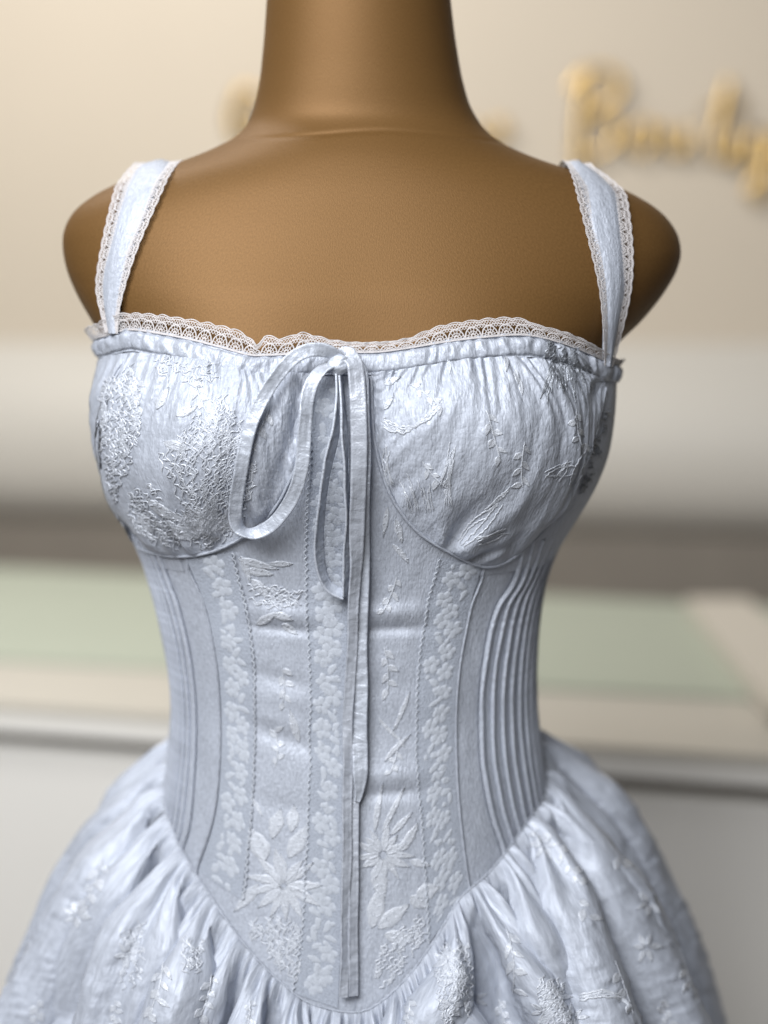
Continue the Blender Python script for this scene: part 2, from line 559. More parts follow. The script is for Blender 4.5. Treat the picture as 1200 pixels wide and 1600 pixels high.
XL, XR = -2.6, 1.4
F0 = [ext(fl_, fr_, XL), ext(fl_, fr_, XR)]
G0 = [ext(gl_, gr_, XL), ext(gl_, gr_, XR)]
B0 = [ext(bl_, br_, XL), ext(bl_, br_, XR)]
back = np.array([0, 0.02, 0]); inn = np.array([0, 0.022, 0])
b = Bag(); slab(b, F0, B0, ZT - 0.012, ZT); b.build('counter_top', M_BEIGE, counter, smooth_shade=False)
b = Bag(); slab(b, [p - inn * 0.1 for p in F0], [p - inn for p in B0], ZT - 0.032, ZT - 0.0125); b.build('edge_trim', M_WHITE, counter, smooth_shade=False)
b = Bag(); slab(b, [p + np.array([0.02, 0, 0]) * s for p, s in zip(G0, (1, -1))], [p - inn + np.array([0.02, 0, 0]) * s for p, s in zip(B0, (1, -1))], ZT + 0.001, ZT + 0.006)
b.build('green_inset', M_GREEN, counter, smooth_shade=False)
b = Bag(); slab(b, [p + inn for p in F0], [p - inn for p in B0], 0.0, ZT - 0.055); b.build('front_panel', M_WHITE, counter, smooth_shade=False)
b = Bag(); slab(b, [p + inn * 2 for p in F0], [p - inn * 2 for p in B0], ZT - 0.055, ZT - 0.032); b.build('painted_shadow_line', M_BROWN, counter, smooth_shade=False)  # brown strip puts the shade line below the counter edge into colour

# flat beige case on the counter
q = [at_z(1072, 934, ZT + 0.03), at_z(1168, 934, ZT + 0.03), at_z(1330, 1085, ZT + 0.03), at_z(1205, 1098, ZT + 0.03)]
b = Bag()
v = [(p[0], p[1], z) for z in (ZT + 0.0075, ZT + 0.03) for p in (q[3], q[2], q[1], q[0])]
b.add(v, [[0, 3, 2, 1], [4, 5, 6, 7], [0, 1, 5, 4], [1, 2, 6, 5], [2, 3, 7, 6], [3, 0, 4, 7]])
case = b.build('display_tray', simple_mat('cream_board', (0.56, 0.52, 0.455), 0.5, var=0.03), smooth_shade=False)
tag(case, 'flat cream tray lying on the green counter inset', 'tray')

# gold script lettering on the wall
sign = thing('wall_lettering', 'gold script lettering mounted on the cream wall', 'sign', (0.5, 2.2, 1.5))
wn = np.array([SR, -CR, 0.0])                                  # wall normal towards the camera


def on_wall(px, py, off):
    d = ray(px, py)
    o = np.array(WALL_ORG)
    t = ((o - CAM) @ wn + off) / (d @ wn)
    return CAM + d * np.asarray(t)[..., None]


def letter(name, strokes, rpx=6.5):
    bg = Bag()
    for s in strokes:
        s = np.asarray(s, float)
        c = catmull(s[:, :2], 40)
        p = on_wall(c[:, 0], c[:, 1], 0.03)
        tg = np.gradient(c, axis=0); a = np.arctan2(tg[:, 1], tg[:, 0])
        rr = rpx * 0.68 * (0.55 + 0.75 * np.abs(np.sin(a))) / FPX * 3.4
        tube(bg, p, rr, 8, 0.5, wn)
    # stand-offs that hold the letter to the wall
    c0 = np.asarray(strokes[0], float)[0, :2]
    tube(bg, [on_wall(c0[0], c0[1], 0.03), on_wall(c0[0], c0[1], 0.0)], 0.004, 6, 1, (1, 0, 0))
    return bg.build(name, M_GOLD, sign)


letter('letter', [[(905, 262), (905, 200), (912, 150), (920, 118)], [(893, 140), (915, 112), (945, 108), (968, 125), (962, 155), (925, 178), (950, 185), (965, 205), (950, 232), (915, 240), (893, 228)]], 10)
letter('letter', [[(1012, 190), (992, 196), (984, 220), (998, 240), (1015, 228), (1018, 205), (1008, 192), (1034, 205)]], 8)
letter('letter', [[(1040, 196), (1040, 225), (1052, 240), (1068, 228), (1074, 196), (1074, 228), (1088, 238)]], 8)
letter('letter', [[(1140, 128), (1126, 180), (1116, 232), (1124, 248), (1138, 240)], [(1098, 172), (1130, 166), (1165, 160)]], 9)
letter('letter', [[(1150, 205), (1146, 240), (1154, 256), (1168, 244)], [(1153, 178), (1156, 183)]], 8)
letter('letter', [[(1200, 215), (1182, 206), (1168, 230), (1178, 252), (1198, 240), (1206, 210), (1196, 270), (1186, 310), (1172, 296), (1200, 262)]], 8)
letter('letter', [[(1216, 210), (1214, 245), (1228, 258), (1246, 244), (1250, 212), (1250, 250), (1262, 256)]], 8)
letter('letter', [[(1270, 236), (1296, 226), (1290, 208), (1274, 214), (1268, 244), (1284, 260), (1308, 246)]], 8)
letter('letter', [[(402, 150), (384, 138), (368, 160), (362, 190), (372, 214), (392, 206), (410, 180), (430, 196)]], 10)
letter('letter', [[(740, 190), (760, 214), (778, 216), (790, 202), (784, 188), (772, 198), (780, 214)]], 6)

# ================================================================== mannequin
man = thing('mannequin', 'brown fabric dress form with long neck and rounded armless shoulders wearing the blue dress', 'mannequin', (0, 0, 0))
zz = np.r_[np.linspace(0.74, 1.30, 150), np.linspace(1.302, 1.47, 230), np.linspace(1.4725, 1.60, 50)]
tt = np.linspace(-np.pi, np.pi, 260, endpoint=False)
T, Zm = np.meshgrid(tt, zz)
inset = -0.0045 * smooth(1.365, 1.32, Zm) - 0.010 * smooth(1.06, 0.98, Zm)
P = S(T, Zm, inset - 1e-6, dress=False)
# close top and bottom
cap_t = P[-1] * np.array([.0, .0, 1]) + np.array([0, 0.006, 0.012]); cap_t = np.broadcast_to(cap_t.mean(0), P[-1].shape)
mid_t = P[-1] * 0.55 + cap_t * 0.45 + np.array([0, 0, 0.004])
cap_b = np.broadcast_to(P[0].mean(0), P[0].shape)
P = np.concatenate([cap_b[None], P, mid_t[None], cap_t[None]])
uvm = np.stack([np.broadcast_to(tt * 0.12, (P.shape[0], 260)), P[..., 2]], -1)
mesh_obj('body', P.reshape(-1, 3), grid_faces(P.shape[0], 260, True), M_SKIN, man, uv=uvm.reshape(-1, 2))
M_METAL = simple_mat('stand_metal', (0.5, 0.5, 0.5), 0.3, metal=1.0)
b = Bag(); tube(b, [(0, 0, 0.02), (0, 0, 0.4), (0, 0, 0.76)], 0.016, 16, 1, (0, 1, 0)); b.build('stand_pole', M_METAL, man)
b = Bag(); tube(b, [(0, 0, 0.0), (0, 0, 0.012), (0, 0, 0.020), (0, 0, 0.026)], [0.16, 0.16, 0.15, 0.03], 40, 1, (0, 1, 0)); b.build('stand_base', M_METAL, man)

# ================================================================== dress
dress = thing('dress', 'pale blue jacquard corset dress with lace trims, bow and gathered skirt on the dress form', 'dress', (0, 0, 0.70))
COLL = []           # surfaces that later details lie on


def keep(P, nr, nc, wrap=False):
    COLL.append((P.reshape(-1, 3), grid_faces(nr, nc, wrap)))


def seam_fn(pts, n=80):
    """theta as a function of z for a roughly vertical seam given in pixels"""
    q = tzl(pts, n)
    o = np.argsort(q[:, 1])
    return lambda z: np.interp(z, q[o, 1], q[o, 0])


SEAM_L = [(300, 700), (290, 860), (318, 940), (336, 1020), (344, 1110), (343, 1200), (333, 1280), (308, 1358)]
SEAM_R = [(735, 700), (757, 870), (735, 950), (718, 1040), (712, 1120), (714, 1220), (722, 1310), (734, 1395)]
STRIP_L = [(225, 700), (252, 865), (280, 950), (298, 1030), (306, 1110), (304, 1200), (296, 1290), (284, 1330)]
STRIP_R = [(835, 700), (808, 885), (775, 950), (758, 1020), (750, 1100), (752, 1190), (766, 1270), (785, 1330)]
sL, sR, pL, pR = seam_fn(SEAM_L), seam_fn(SEAM_R), seam_fn(STRIP_L), seam_fn(STRIP_R)
CEN = seam_fn([(560, 540), (560, 900), (558, 1200), (556, 1590)])


def const(a):
    return lambda z: np.full(np.shape(z), a)


def panel(name, fl, fr, nc, nr, mat, base=0.0, edge=0.0008, waves=0.0004, parent=None):
    s = np.linspace(0, 1, nc)[None, :]; t = np.linspace(0, 1, nr)[:, None]

    def ths(z):
        return fl(z) * (1 - s) + fr(z) * s
    z0 = np.full((1, nc), 1.0); z1 = np.full((1, nc), 1.3)
    for _ in range(12):
        z0 = waist(ths(z0)); z1 = top(ths(z1))
    z0 = z0 - 0.004; z1 = z1 - 0.004
    z = z0 * (1 - t) + z1 * t
    th = ths(z)
    wid = np.abs(fr(z) - fl(z)) * 0.12
    e = np.minimum(s, 1 - s) * wid
    d = base - edge * np.exp(-(e / 0.0012)**2) + waves * gnoise(th * 14, z * 45, 3)
    P = S(th, z, d)
    uv = np.stack([th * 0.125, z], -1)
    keep(P, nr, nc)
    return mesh_obj(name, P.reshape(-1, 3), grid_faces(nr, nc), mat, parent or dress, uv=uv.reshape(-1, 2))


panel('centre_panel', sL, CEN, 150, 420, M_SATIN)
panel('centre_panel', CEN, sR, 130, 420, M_SATIN)
panel('side_panel', pL, sL, 40, 260, M_SATIN)
panel('side_panel', sR, pR, 40, 260, M_SATIN)
panel('pintuck_panel', const(-1.75), pL, 70, 260, M_SATIN)
panel('pintuck_panel', pR, const(1.75), 70, 260, M_SATIN)
panel('back_panel', lambda z: np.full(np.shape(z), 1.75), lambda z: np.full(np.shape(z), 2 * np.pi - 1.75), 120, 160, M_SATIN)

# pintucks: folded ridges on the side panels
for side, fa in ((-1, pL), (1, pR)):
    for k in range(11):
        u = k / 11.0
        nr = 130
        z = np.linspace(0, 1, nr)
        def thk(zz, u=u, side=side, fa=fa):
            return fa(zz) * (1 - u) + side * 1.62 * u
        zb, zt_ = 1.0, 1.2
        for _ in range(10):
            zb = float(waist(thk(np.array([zb])))[0])
        zt_ = zc(868, 0.93)
        zr = zb - 0.002 + (zt_ + 0.012 - zb) * z
        th = thk(zr) + 0.006 * gnoise(zr * 30, k * 3.1, 5)
        w = 0.0054; h = 0.0022
        prof_s = np.array([0, .15, .4, .62, .78, .84, .80]) ; prof_h = np.array([0, .35, .8, 1.0, .85, .4, -0.1])
        cols = []
        for a, hh in zip(prof_s, prof_h):
            cols.append(S(th - side * (a - 0.8) * w / 0.12, zr, 0.0004 + hh * h * (0.85 + 0.3 * gnoise(zr * 40, k * 1.7, 8))))
        P = np.stack(cols, 1)
        uv = np.stack(np.broadcast_arrays(prof_s[None, :] * w, zr[:, None]), -1)
        f = grid_faces(nr, 7)
        mesh_obj('pintuck', P.reshape(-1, 3), f, M_SATIN, dress, uv=uv.reshape(-1, 2))

# piping of the vertical seams
for nm, fn in (('seam_piping', sL), ('seam_piping', sR), ('seam_piping', pL), ('seam_piping', pR)):
    zb = 1.0
    for _ in range(10):
        zb = float(waist(fn(np.array([zb])))[0])
    zr = np.linspace(zb, zc(860, 0.91), 160)
    b = Bag(); tube(b, S(fn(zr), zr, 0.0006), 0.0009 + 0.00012 * gnoise(zr * 200, 1.3, 4), 6); b.build(nm, M_SATIN, dress)


# ---- cups
def cup(T, B, ns, nt, seed, puff, foldfn):
    Tq = tzl(T, ns); Bq = tzl(B, ns)
    Tp = catmull(T, ns); Bp = catmull(B, ns)
    t = np.linspace(0, 1, nt)[:, None, None]
    q = Tq[None] * (1 - t) + Bq[None] * t
    px = Tp[None] * (1 - t) + Bp[None] * t
    s = np.linspace(0, 1, ns)[None, :]; tt = t[..., 0]
    x = q[..., 0] * 0.13; z = q[..., 1]
    e = np.clip(np.sin(np.pi * s), 0, 1)**0.45 * np.clip(np.sin(np.pi * (0.06 + 0.94 * tt)), 0, 1)**0.55
    hgt = np.clip((Tq[:, 1] - Bq[:, 1])[None, :] / 0.08, 0.1, 1)
    d = 0.0012 + puff * e * hgt
    d = d + foldfn(s, tt, px) * np.clip(e * 2.5, 0, 1)
    # crinkled cloque relief, as geometry
    cw = 0.42 + 0.5 * smooth(-0.1, 0.3, gnoise(x * 26 + 7, z * 20, seed + 9))
    d = d + 0.00055 * cw * gnoise(x * 400 + 1.2 * gnoise(x * 90, z * 90, seed), z * 140, seed + 1) * np.clip(e * 3, 0, 1)
    d = d + 0.0011 * gnoise(x * 75, z * 22, seed + 2) * np.clip(e * 2, 0, 1)
    P = S(q[..., 0], q[..., 1], d)
    keep(P, nt, ns)
    return mesh_obj('bust_cup', P.reshape(-1, 3), grid_faces(nt, ns)[:, ::-1], M_CUP, dress,
                    uv=np.stack([x, z], -1).reshape(-1, 2))


def seg_ridge(px, a, c, w0, w1):
    """1 along the pixel segment a-c, falling off sideways"""
    a = np.array(a, float); c = np.array(c, float)
    ab = c - a; L2 = ab @ ab
    t = ((px - a) @ ab) / L2
    tc = np.clip(t, 0, 1)
    d = np.linalg.norm(px - (a + tc[..., None] * ab), axis=-1)
    w = w0 + (w1 - w0) * tc
    return np.exp(-(d / w)**2) * (1 - 0.6 * tc)


def folds_left(s, t, px):
    g = 0.0016 * np.exp(-(1 - t) / 0.16) * np.cos(2 * np.pi * (15 * s + 0.7 * gnoise(s * 9, t * 2, 21)))
    g = g + 0.0015 * np.exp(-t / 0.22) * (0.55 + 0.9 * gnoise(s * 9, 0.3, 23)) * np.cos(2 * np.pi * (21 * s + 1.6 * gnoise(s * 10, t * 2, 22)))
    g = g + 0.0034 * gnoise(s * 11 + 2.0 * t, t * 1.6, 24) + 0.0010 * gnoise(s * 34 + 4 * t, t * 3.5, 25)
    for a, c, w0, w1, h in (((455, 600), (400, 800), 12, 22, 2.2), ((475, 640), (430, 770), 8, 12, -2.0),
                            ((310, 862), (280, 720), 8, 25, 1.6), ((330, 860), (350, 700), 6, 20, 1.4), ((350, 855), (400, 720), 8, 22, -1.4),
                            ((200, 830), (185, 640), 8, 20, -1.2), ((240, 860), (175, 760), 10, 18, -2.2), ((262, 862), (215, 740), 8, 16, 1.6)):
        g = g + 1.4 * h / 1000 * seg_ridge(px, a, c, w0, w1)
    return g


def folds_right(s, t, px):
    g = 0.0014 * np.exp(-(1 - t) / 0.14) * np.cos(2 * np.pi * (13 * s + 0.7 * gnoise(s * 9, t * 2, 31)))
    g = g + 0.0015 * np.exp(-t / 0.24) * (0.55 + 0.9 * gnoise(s * 9, 0.3, 33)) * np.cos(2 * np.pi * (20 * s + 1.6 * gnoise(s * 10, t * 2, 32)))
    g = g + 0.0034 * gnoise(s * 11 + 3.0 * t, t * 1.6, 34) + 0.0010 * gnoise(s * 34 + 5 * t, t * 3.5, 35)
    for a, c, w0, w1, h in (((702, 862), (800, 745), 7, 26, 2.6), ((712, 868), (850, 775), 8, 24, 1.8), ((700, 850), (735, 760), 8, 30, -2.0),
                            ((735, 872), (830, 810), 6, 14, -1.8), ((690, 850), (650, 640), 7, 24, 1.2), ((745, 880), (880, 760), 6, 14, 1.4),
                            ((845, 560), (850, 720), 10, 16, 1.4), ((868, 560), (872, 740), 10, 18, -1.4), ((640, 575), (625, 660), 10, 20, -0.9),
                            ((725, 560), (715, 700), 10, 24, 0.9)):
        g = g + 1.4 * h / 1000 * seg_ridge(px, a, c, w0, w1)
    return g


LC_T = [(150, 566), (200, 553), (300, 562), (390, 582), (450, 583), (492, 583)]
LC_B = [(152, 745), (200, 838), (262, 866), (340, 857), (418, 806), (466, 715), (494, 592)]
RC_T = [(580, 583), (610, 580), (700, 568), (780, 560), (850, 566), (905, 580), (942, 594)]
RC_B = [(580, 592), (586, 690), (610, 770), (650, 826), (702, 861), (760, 884), (812, 860), (876, 790), (920, 700), (943, 606)]
cup(LC_T, LC_B, 250, 230, 40, 0.0062, folds_left)
cup(RC_T, RC_B, 260, 230, 60, 0.0062, folds_right)
# side of the bust, right and left of the cups
SB_T = [(946, 596), (953, 590), (957, 580)]


def side_bust(side):
    nt, ns = 150, 70
    t = np.linspace(0, 1, nt)[:, None]; s = np.linspace(0, 1, ns)[None, :]
    z1 = zc(548 if side < 0 else 590, 0.97); z0 = zc(884, 0.95)
    z = z1 + (z0 - z1) * t
    B = tzl(RC_B[5:] if side > 0 else LC_B[:3], 60)
    o = np.argsort(B[:, 1])
    thi = np.interp(z, B[o, 1], B[o, 0]) - side * 0.07
    th = thi * (1 - s) + side * 2.0 * s
    e = np.clip(np.sin(np.pi * t), 0, 1)**0.5
    d = 0.0003 + 0.0038 * e * np.clip(np.sin(np.pi * np.clip(s, 0, 1)), 0, 1)
    x = th * 0.14
    d = d + e * (0.0012 * gnoise(x * 60, z * 18, 71) + 0.0003 * gnoise(x * 400, z * 130, 72))
    P = S(th, z, d)
    keep(P, nt, ns)
    f = grid_faces(nt, ns)
    mesh_obj('side_bust_panel', P.reshape(-1, 3), f[:, ::-1] if side > 0 else f, M_CUP, dress, uv=np.stack(np.broadcast_arrays(x, z), -1).reshape(-1, 2))


side_bust(1); side_bust(-1)

# piping under the cups
for pts in (LC_B, RC_B):
    q = tzl(pts, 140)
    b = Bag(); tube(b, S(q[:, 0], q[:, 1], 0.0016), 0.0011, 6); b.build('cup_seam', M_SATIN, dress)

# ---- neckline casing, all the way round
nc, nr = 1100, 26
th = np.linspace(-np.pi, np.pi, nc, endpoint=False)[None, :]
v = np.linspace(0, 1, nr)[:, None]
ruch = 0.35 + 0.65 * smooth(0.18, 0.42, np.abs(th - 0.02)) * 1.0
zz_ = top(th) - 0.0005 - 0.0140 * v - 0.0006 * ruch * gnoise(th * 30, 0.4, 81)
rp = np.cos(2 * np.pi * (th * 13 + 0.9 * gnoise(th * 11, v * 1.2, 82))) * 0.0008 + 0.0012 * gnoise(th * 34, v * 1.6, 83) + 0.0006 * gnoise(th * 90, v * 2, 84)
d = 0.0010 + 0.0022 * np.clip(np.sin(np.pi * np.clip(v * 0.97 + 0.02, 0, 1)), 0, 1)**0.6 + rp * ruch * np.sin(np.pi * np.clip(v, 0.05, .97))**0.5
d = d - 0.0016 * np.exp(-((v - 0.16) / 0.05)**2) - 0.0012 * np.exp(-((v - 0.93) / 0.05)**2)
P = S(np.broadcast_to(th, zz_.shape), zz_, d)
keep(P, nr, nc, True)
mesh_obj('neckline_casing', P.reshape(-1, 3), grid_faces(nr, nc, True)[:, ::-1], M_SATIN, dress,
         uv=np.stack(np.broadcast_arrays(th * 0.12, zz_), -1).reshape(-1, 2))

# ---- lace made of threads
def strip_thread(bag, P, Nn, w, h):
    """flat thread with a raised middle along points P (n,3) with normals Nn"""
    P = np.asarray(P); n = len(P)
    t = unit(np.gradient(P, axis=0))
    sd = unit(np.cross(t, Nn)); w = np.broadcast_to(np.asarray(w, float), (n,))[:, None]
    h = np.broadcast_to(np.asarray(h, float), (n,))[:, None]
    v = np.stack([P - sd * w / 2, P + Nn * h, P + sd * w / 2], 1)
    ln = np.r_[0, np.cumsum(np.linalg.norm(np.diff(P, axis=0), axis=1))]
    uv = np.stack(np.broadcast_arrays(np.array([0, .5, 1])[None, :] * w, ln[:, None]), -1)
    bag.add(v, grid_faces(n, 3), uv)


def scallop_lace(name, fn, length, height, parent, scal=0.0098, mat=None):
    """fn(u metres along, v 0..1) -> point, normal.  Net, fan arches and a scalloped border, all real threads."""
    bag = Bag()

    def th_(u, v, w=0.0004, h=0.0002):
        p, n = fn(np.asarray(u, float), np.asarray(v, float))
        strip_thread(bag, p, n, w, h)
    k = int(length / scal)

    def edge(u):
        return 0.90 + 0.10 * np.abs(np.sin(np.pi * u / scal))
    u = np.linspace(0, length, k * 14)
    th_(u, edge(u), 0.0007, 0.0004)
    th_(u, edge(u) - 0.10, 0.0005)
    th_(u, np.full(u.shape, 0.03), 0.0011, 0.0003)
    th_(u, 0.60 + 0.10 * np.abs(np.sin(np.pi * u / scal + np.pi / 2)), 0.0006)
    # net between the arches and the border
    step = 0.0017
    hm = height * 0.45
    for i in range(int(length / step)):
        for sg in (1, -1):
            u0 = i * step
            vv = np.linspace(0.52, 0.93, 5)
            uu = u0 + sg * (vv - 0.52) * height * 0.8
            if uu.min() < 0 or uu.max() > length:
                continue
            th_(uu, np.minimum(vv, edge(uu)), 0.00035, 0.0001)
    # fan arches
    for i in range(k):
        c = (i + 0.5) * scal
        a = np.linspace(0, np.pi, 15)
        rx = scal * 0.47
        th_(c + rx * np.cos(a), 0.05 + 0.56 * np.sin(a), 0.0008, 0.0003)
        th_(c + rx * 0.62 * np.cos(a), 0.05 + 0.36 * np.sin(a), 0.0005)
        for aa in np.linspace(0.35, np.pi - 0.35, 6):
            q = np.linspace(0.25, 1, 4)
            th_(c + rx * q * np.cos(aa), 0.05 + 0.56 * q * np.sin(aa), 0.00045)
        a = np.linspace(0, 2 * np.pi, 9)
        th_(c + 0.0011 * np.cos(a), 0.16 + 0.10 * np.sin(a), 0.0008, 0.0003)
    return bag.build(name, mat or M_LACE, parent, kind=None)


# neckline lace: stands up from the casing
LT_PX = [(158, 502), (180, 491), (205, 487), (250, 490), (300, 498), (350, 508), (380, 518), (396, 531), (403, 541), (411, 530), (418, 522),
         (440, 529), (462, 521), (478, 519), (510, 529), (545, 535), (600, 535), (640, 529), (668, 516), (700, 506), (740, 500), (780, 496),
         (812, 498), (835, 508), (870, 516), (905, 528), (935, 544), (957, 560)]
lt = zcurve(LT_PX, [(-1.5, _tl[1] + 0.003), (1.5, _tr[1] + 0.001), (-2.4, 1.307), (2.4, 1.307), (3.14, 1.302), (-3.14, 1.302)])
LTH0, LTH1 = -1.62, 1.62
_tt = np.linspace(LTH0, LTH1, 900)
_pp = S(_tt, top(_tt)); _len = np.r_[0, np.cumsum(np.linalg.norm(np.diff(_pp, axis=0), axis=1))]


def neck_lace(u, v):
    th = np.interp(u, _len, _tt)
    zb = top(th) - 0.0020; zt = zb + np.maximum((lt(th) - zb) * 0.88, 0.0022)
    z = zb + (zt - zb) * v
    ruf = 0.0008 + 0.0014 * (1 - smooth(0.2, 0.6, th) * 0.65) * (gnoise(th * 30, 0.2, 91) + 0.35 * np.sin(th * 62))
    off = 0.0020 + v * (0.0012 + ruf)
    P = S(th, z, off)
    return P, Nrm(th, z)


scallop_lace('neckline_lace', neck_lace, _len[-1], 0.0105, dress)

# ---- shoulder straps with lace on both edges
def strap(outer, inner, side):
    """front run given by two pixel edges; then over the shoulder and down the back"""
    n = 60
    O = catmull(outer, n); I = catmull(inner, n)
    qo = tzl(O); qi = tzl(I)
    Po = S(qo[:, 0], qo[:, 1], 0.0015); Pi = S(qi[:, 0], qi[:, 1], 0.0015)
    # over the shoulder: continue as an arc to the back
    c = (Po[0] + Pi[0]) / 2
    m = 40
    wd = Po[0] - Pi[0]
    a = np.linspace(0, 1, m)
    mid0 = catmull([c, c + [0, 0.022, 0.0065], c + [0, 0.050, 0.004], c + [0, 0.078, -0.022], c + [side * 0.006, 0.100, -0.075], c + [side * 0.004, 0.095, -0.135]], m)
    wdd = wd * np.array([1, 0.3, 0.5])
    back_o = mid0 + wdd / 2; back_i = mid0 - wdd / 2
    back_o[0] = Po[0]; back_i[0] = Pi[0]
    Fo = np.concatenate([Po[::-1], back_o[1:]]); Fi = np.concatenate([Pi[::-1], back_i[1:]])
    # relax the run so that the strap is taut
    k = np.ones(9) / 9
    for A in (Fo, Fi):
        for j in range(3):
            A[4:-4, j] = np.convolve(A[:, j], k, mode='valid')
    mid = (Fo + Fi) / 2
    w = (Fo - Fi) * 0.92
    tg = unit(np.gradient(mid, axis=0))
    nn = unit(np.cross(w, tg)) * -side
    nn = np.where((nn @ np.array([0, -1, 0.6]))[:, None][:1] < 0, -nn, nn)
    return mid, w, nn


def build_strap(outer, inner, side):
    mid, w, nn = strap(outer, inner, side)
    n = len(mid)
    cs = np.linspace(-0.36, 0.36, 11)
    rows = []
    hump = 0.0022 * (1 - (cs / 0.36)**2)
    ln = np.r_[0, np.cumsum(np.linalg.norm(np.diff(mid, axis=0), axis=1))]
    cr = 0.0012 * gnoise(cs[None, :] * 9, ln[:, None] * 30, 13 + side)
    topv = mid[:, None] + w[:, None] * cs[None, :, None] + nn[:, None] * (0.0012 + hump[None, :] + cr)[..., None]
    botv = mid[:, None] + w[:, None] * cs[None, ::-1, None] - nn[:, None] * 0.0006
    V = np.concatenate([topv, botv], 1)
    uv = np.stack(np.broadcast_arrays(np.r_[cs, cs[::-1]][None, :] * 0.03, ln[:, None]), -1)
    o = mesh_obj('shoulder_strap', V.reshape(-1, 3), grid_faces(n, 22, True), M_SATIN, dress, uv=uv.reshape(-1, 2))
    for e in (-1, 1):
        def fn(u, v, e=e):
            i = np.clip(u / ln[-1] * (n - 1), 0, n - 1)
            j = np.arange(n)
            g = lambda A: np.stack([np.interp(u, ln, A[:, c]) for c in range(3)], -1)
            m, ww, no = g(mid), g(w), unit(g(nn))
            f = e * (0.24 + 0.30 * v)
            return m + ww * f[..., None] + no * (0.0016 + 0.0006 * v)[..., None], no
        scallop_lace('lace_edge', fn, ln[-1] * 0.98, 0.0085, o, scal=0.0075)


build_strap([(190, 277), (176, 330), (163, 390), (156, 450), (166, 492), (173, 520)], [(276, 267), (247, 330), (221, 390), (202, 450), (193, 492), (192, 522)], -1)
build_strap([(968, 277), (978, 330), (984, 390), (981, 450), (964, 520), (953, 556), (948, 575)], [(886, 268), (902, 330), (917, 390), (930, 450), (935, 510), (936, 548), (936, 572)], 1)


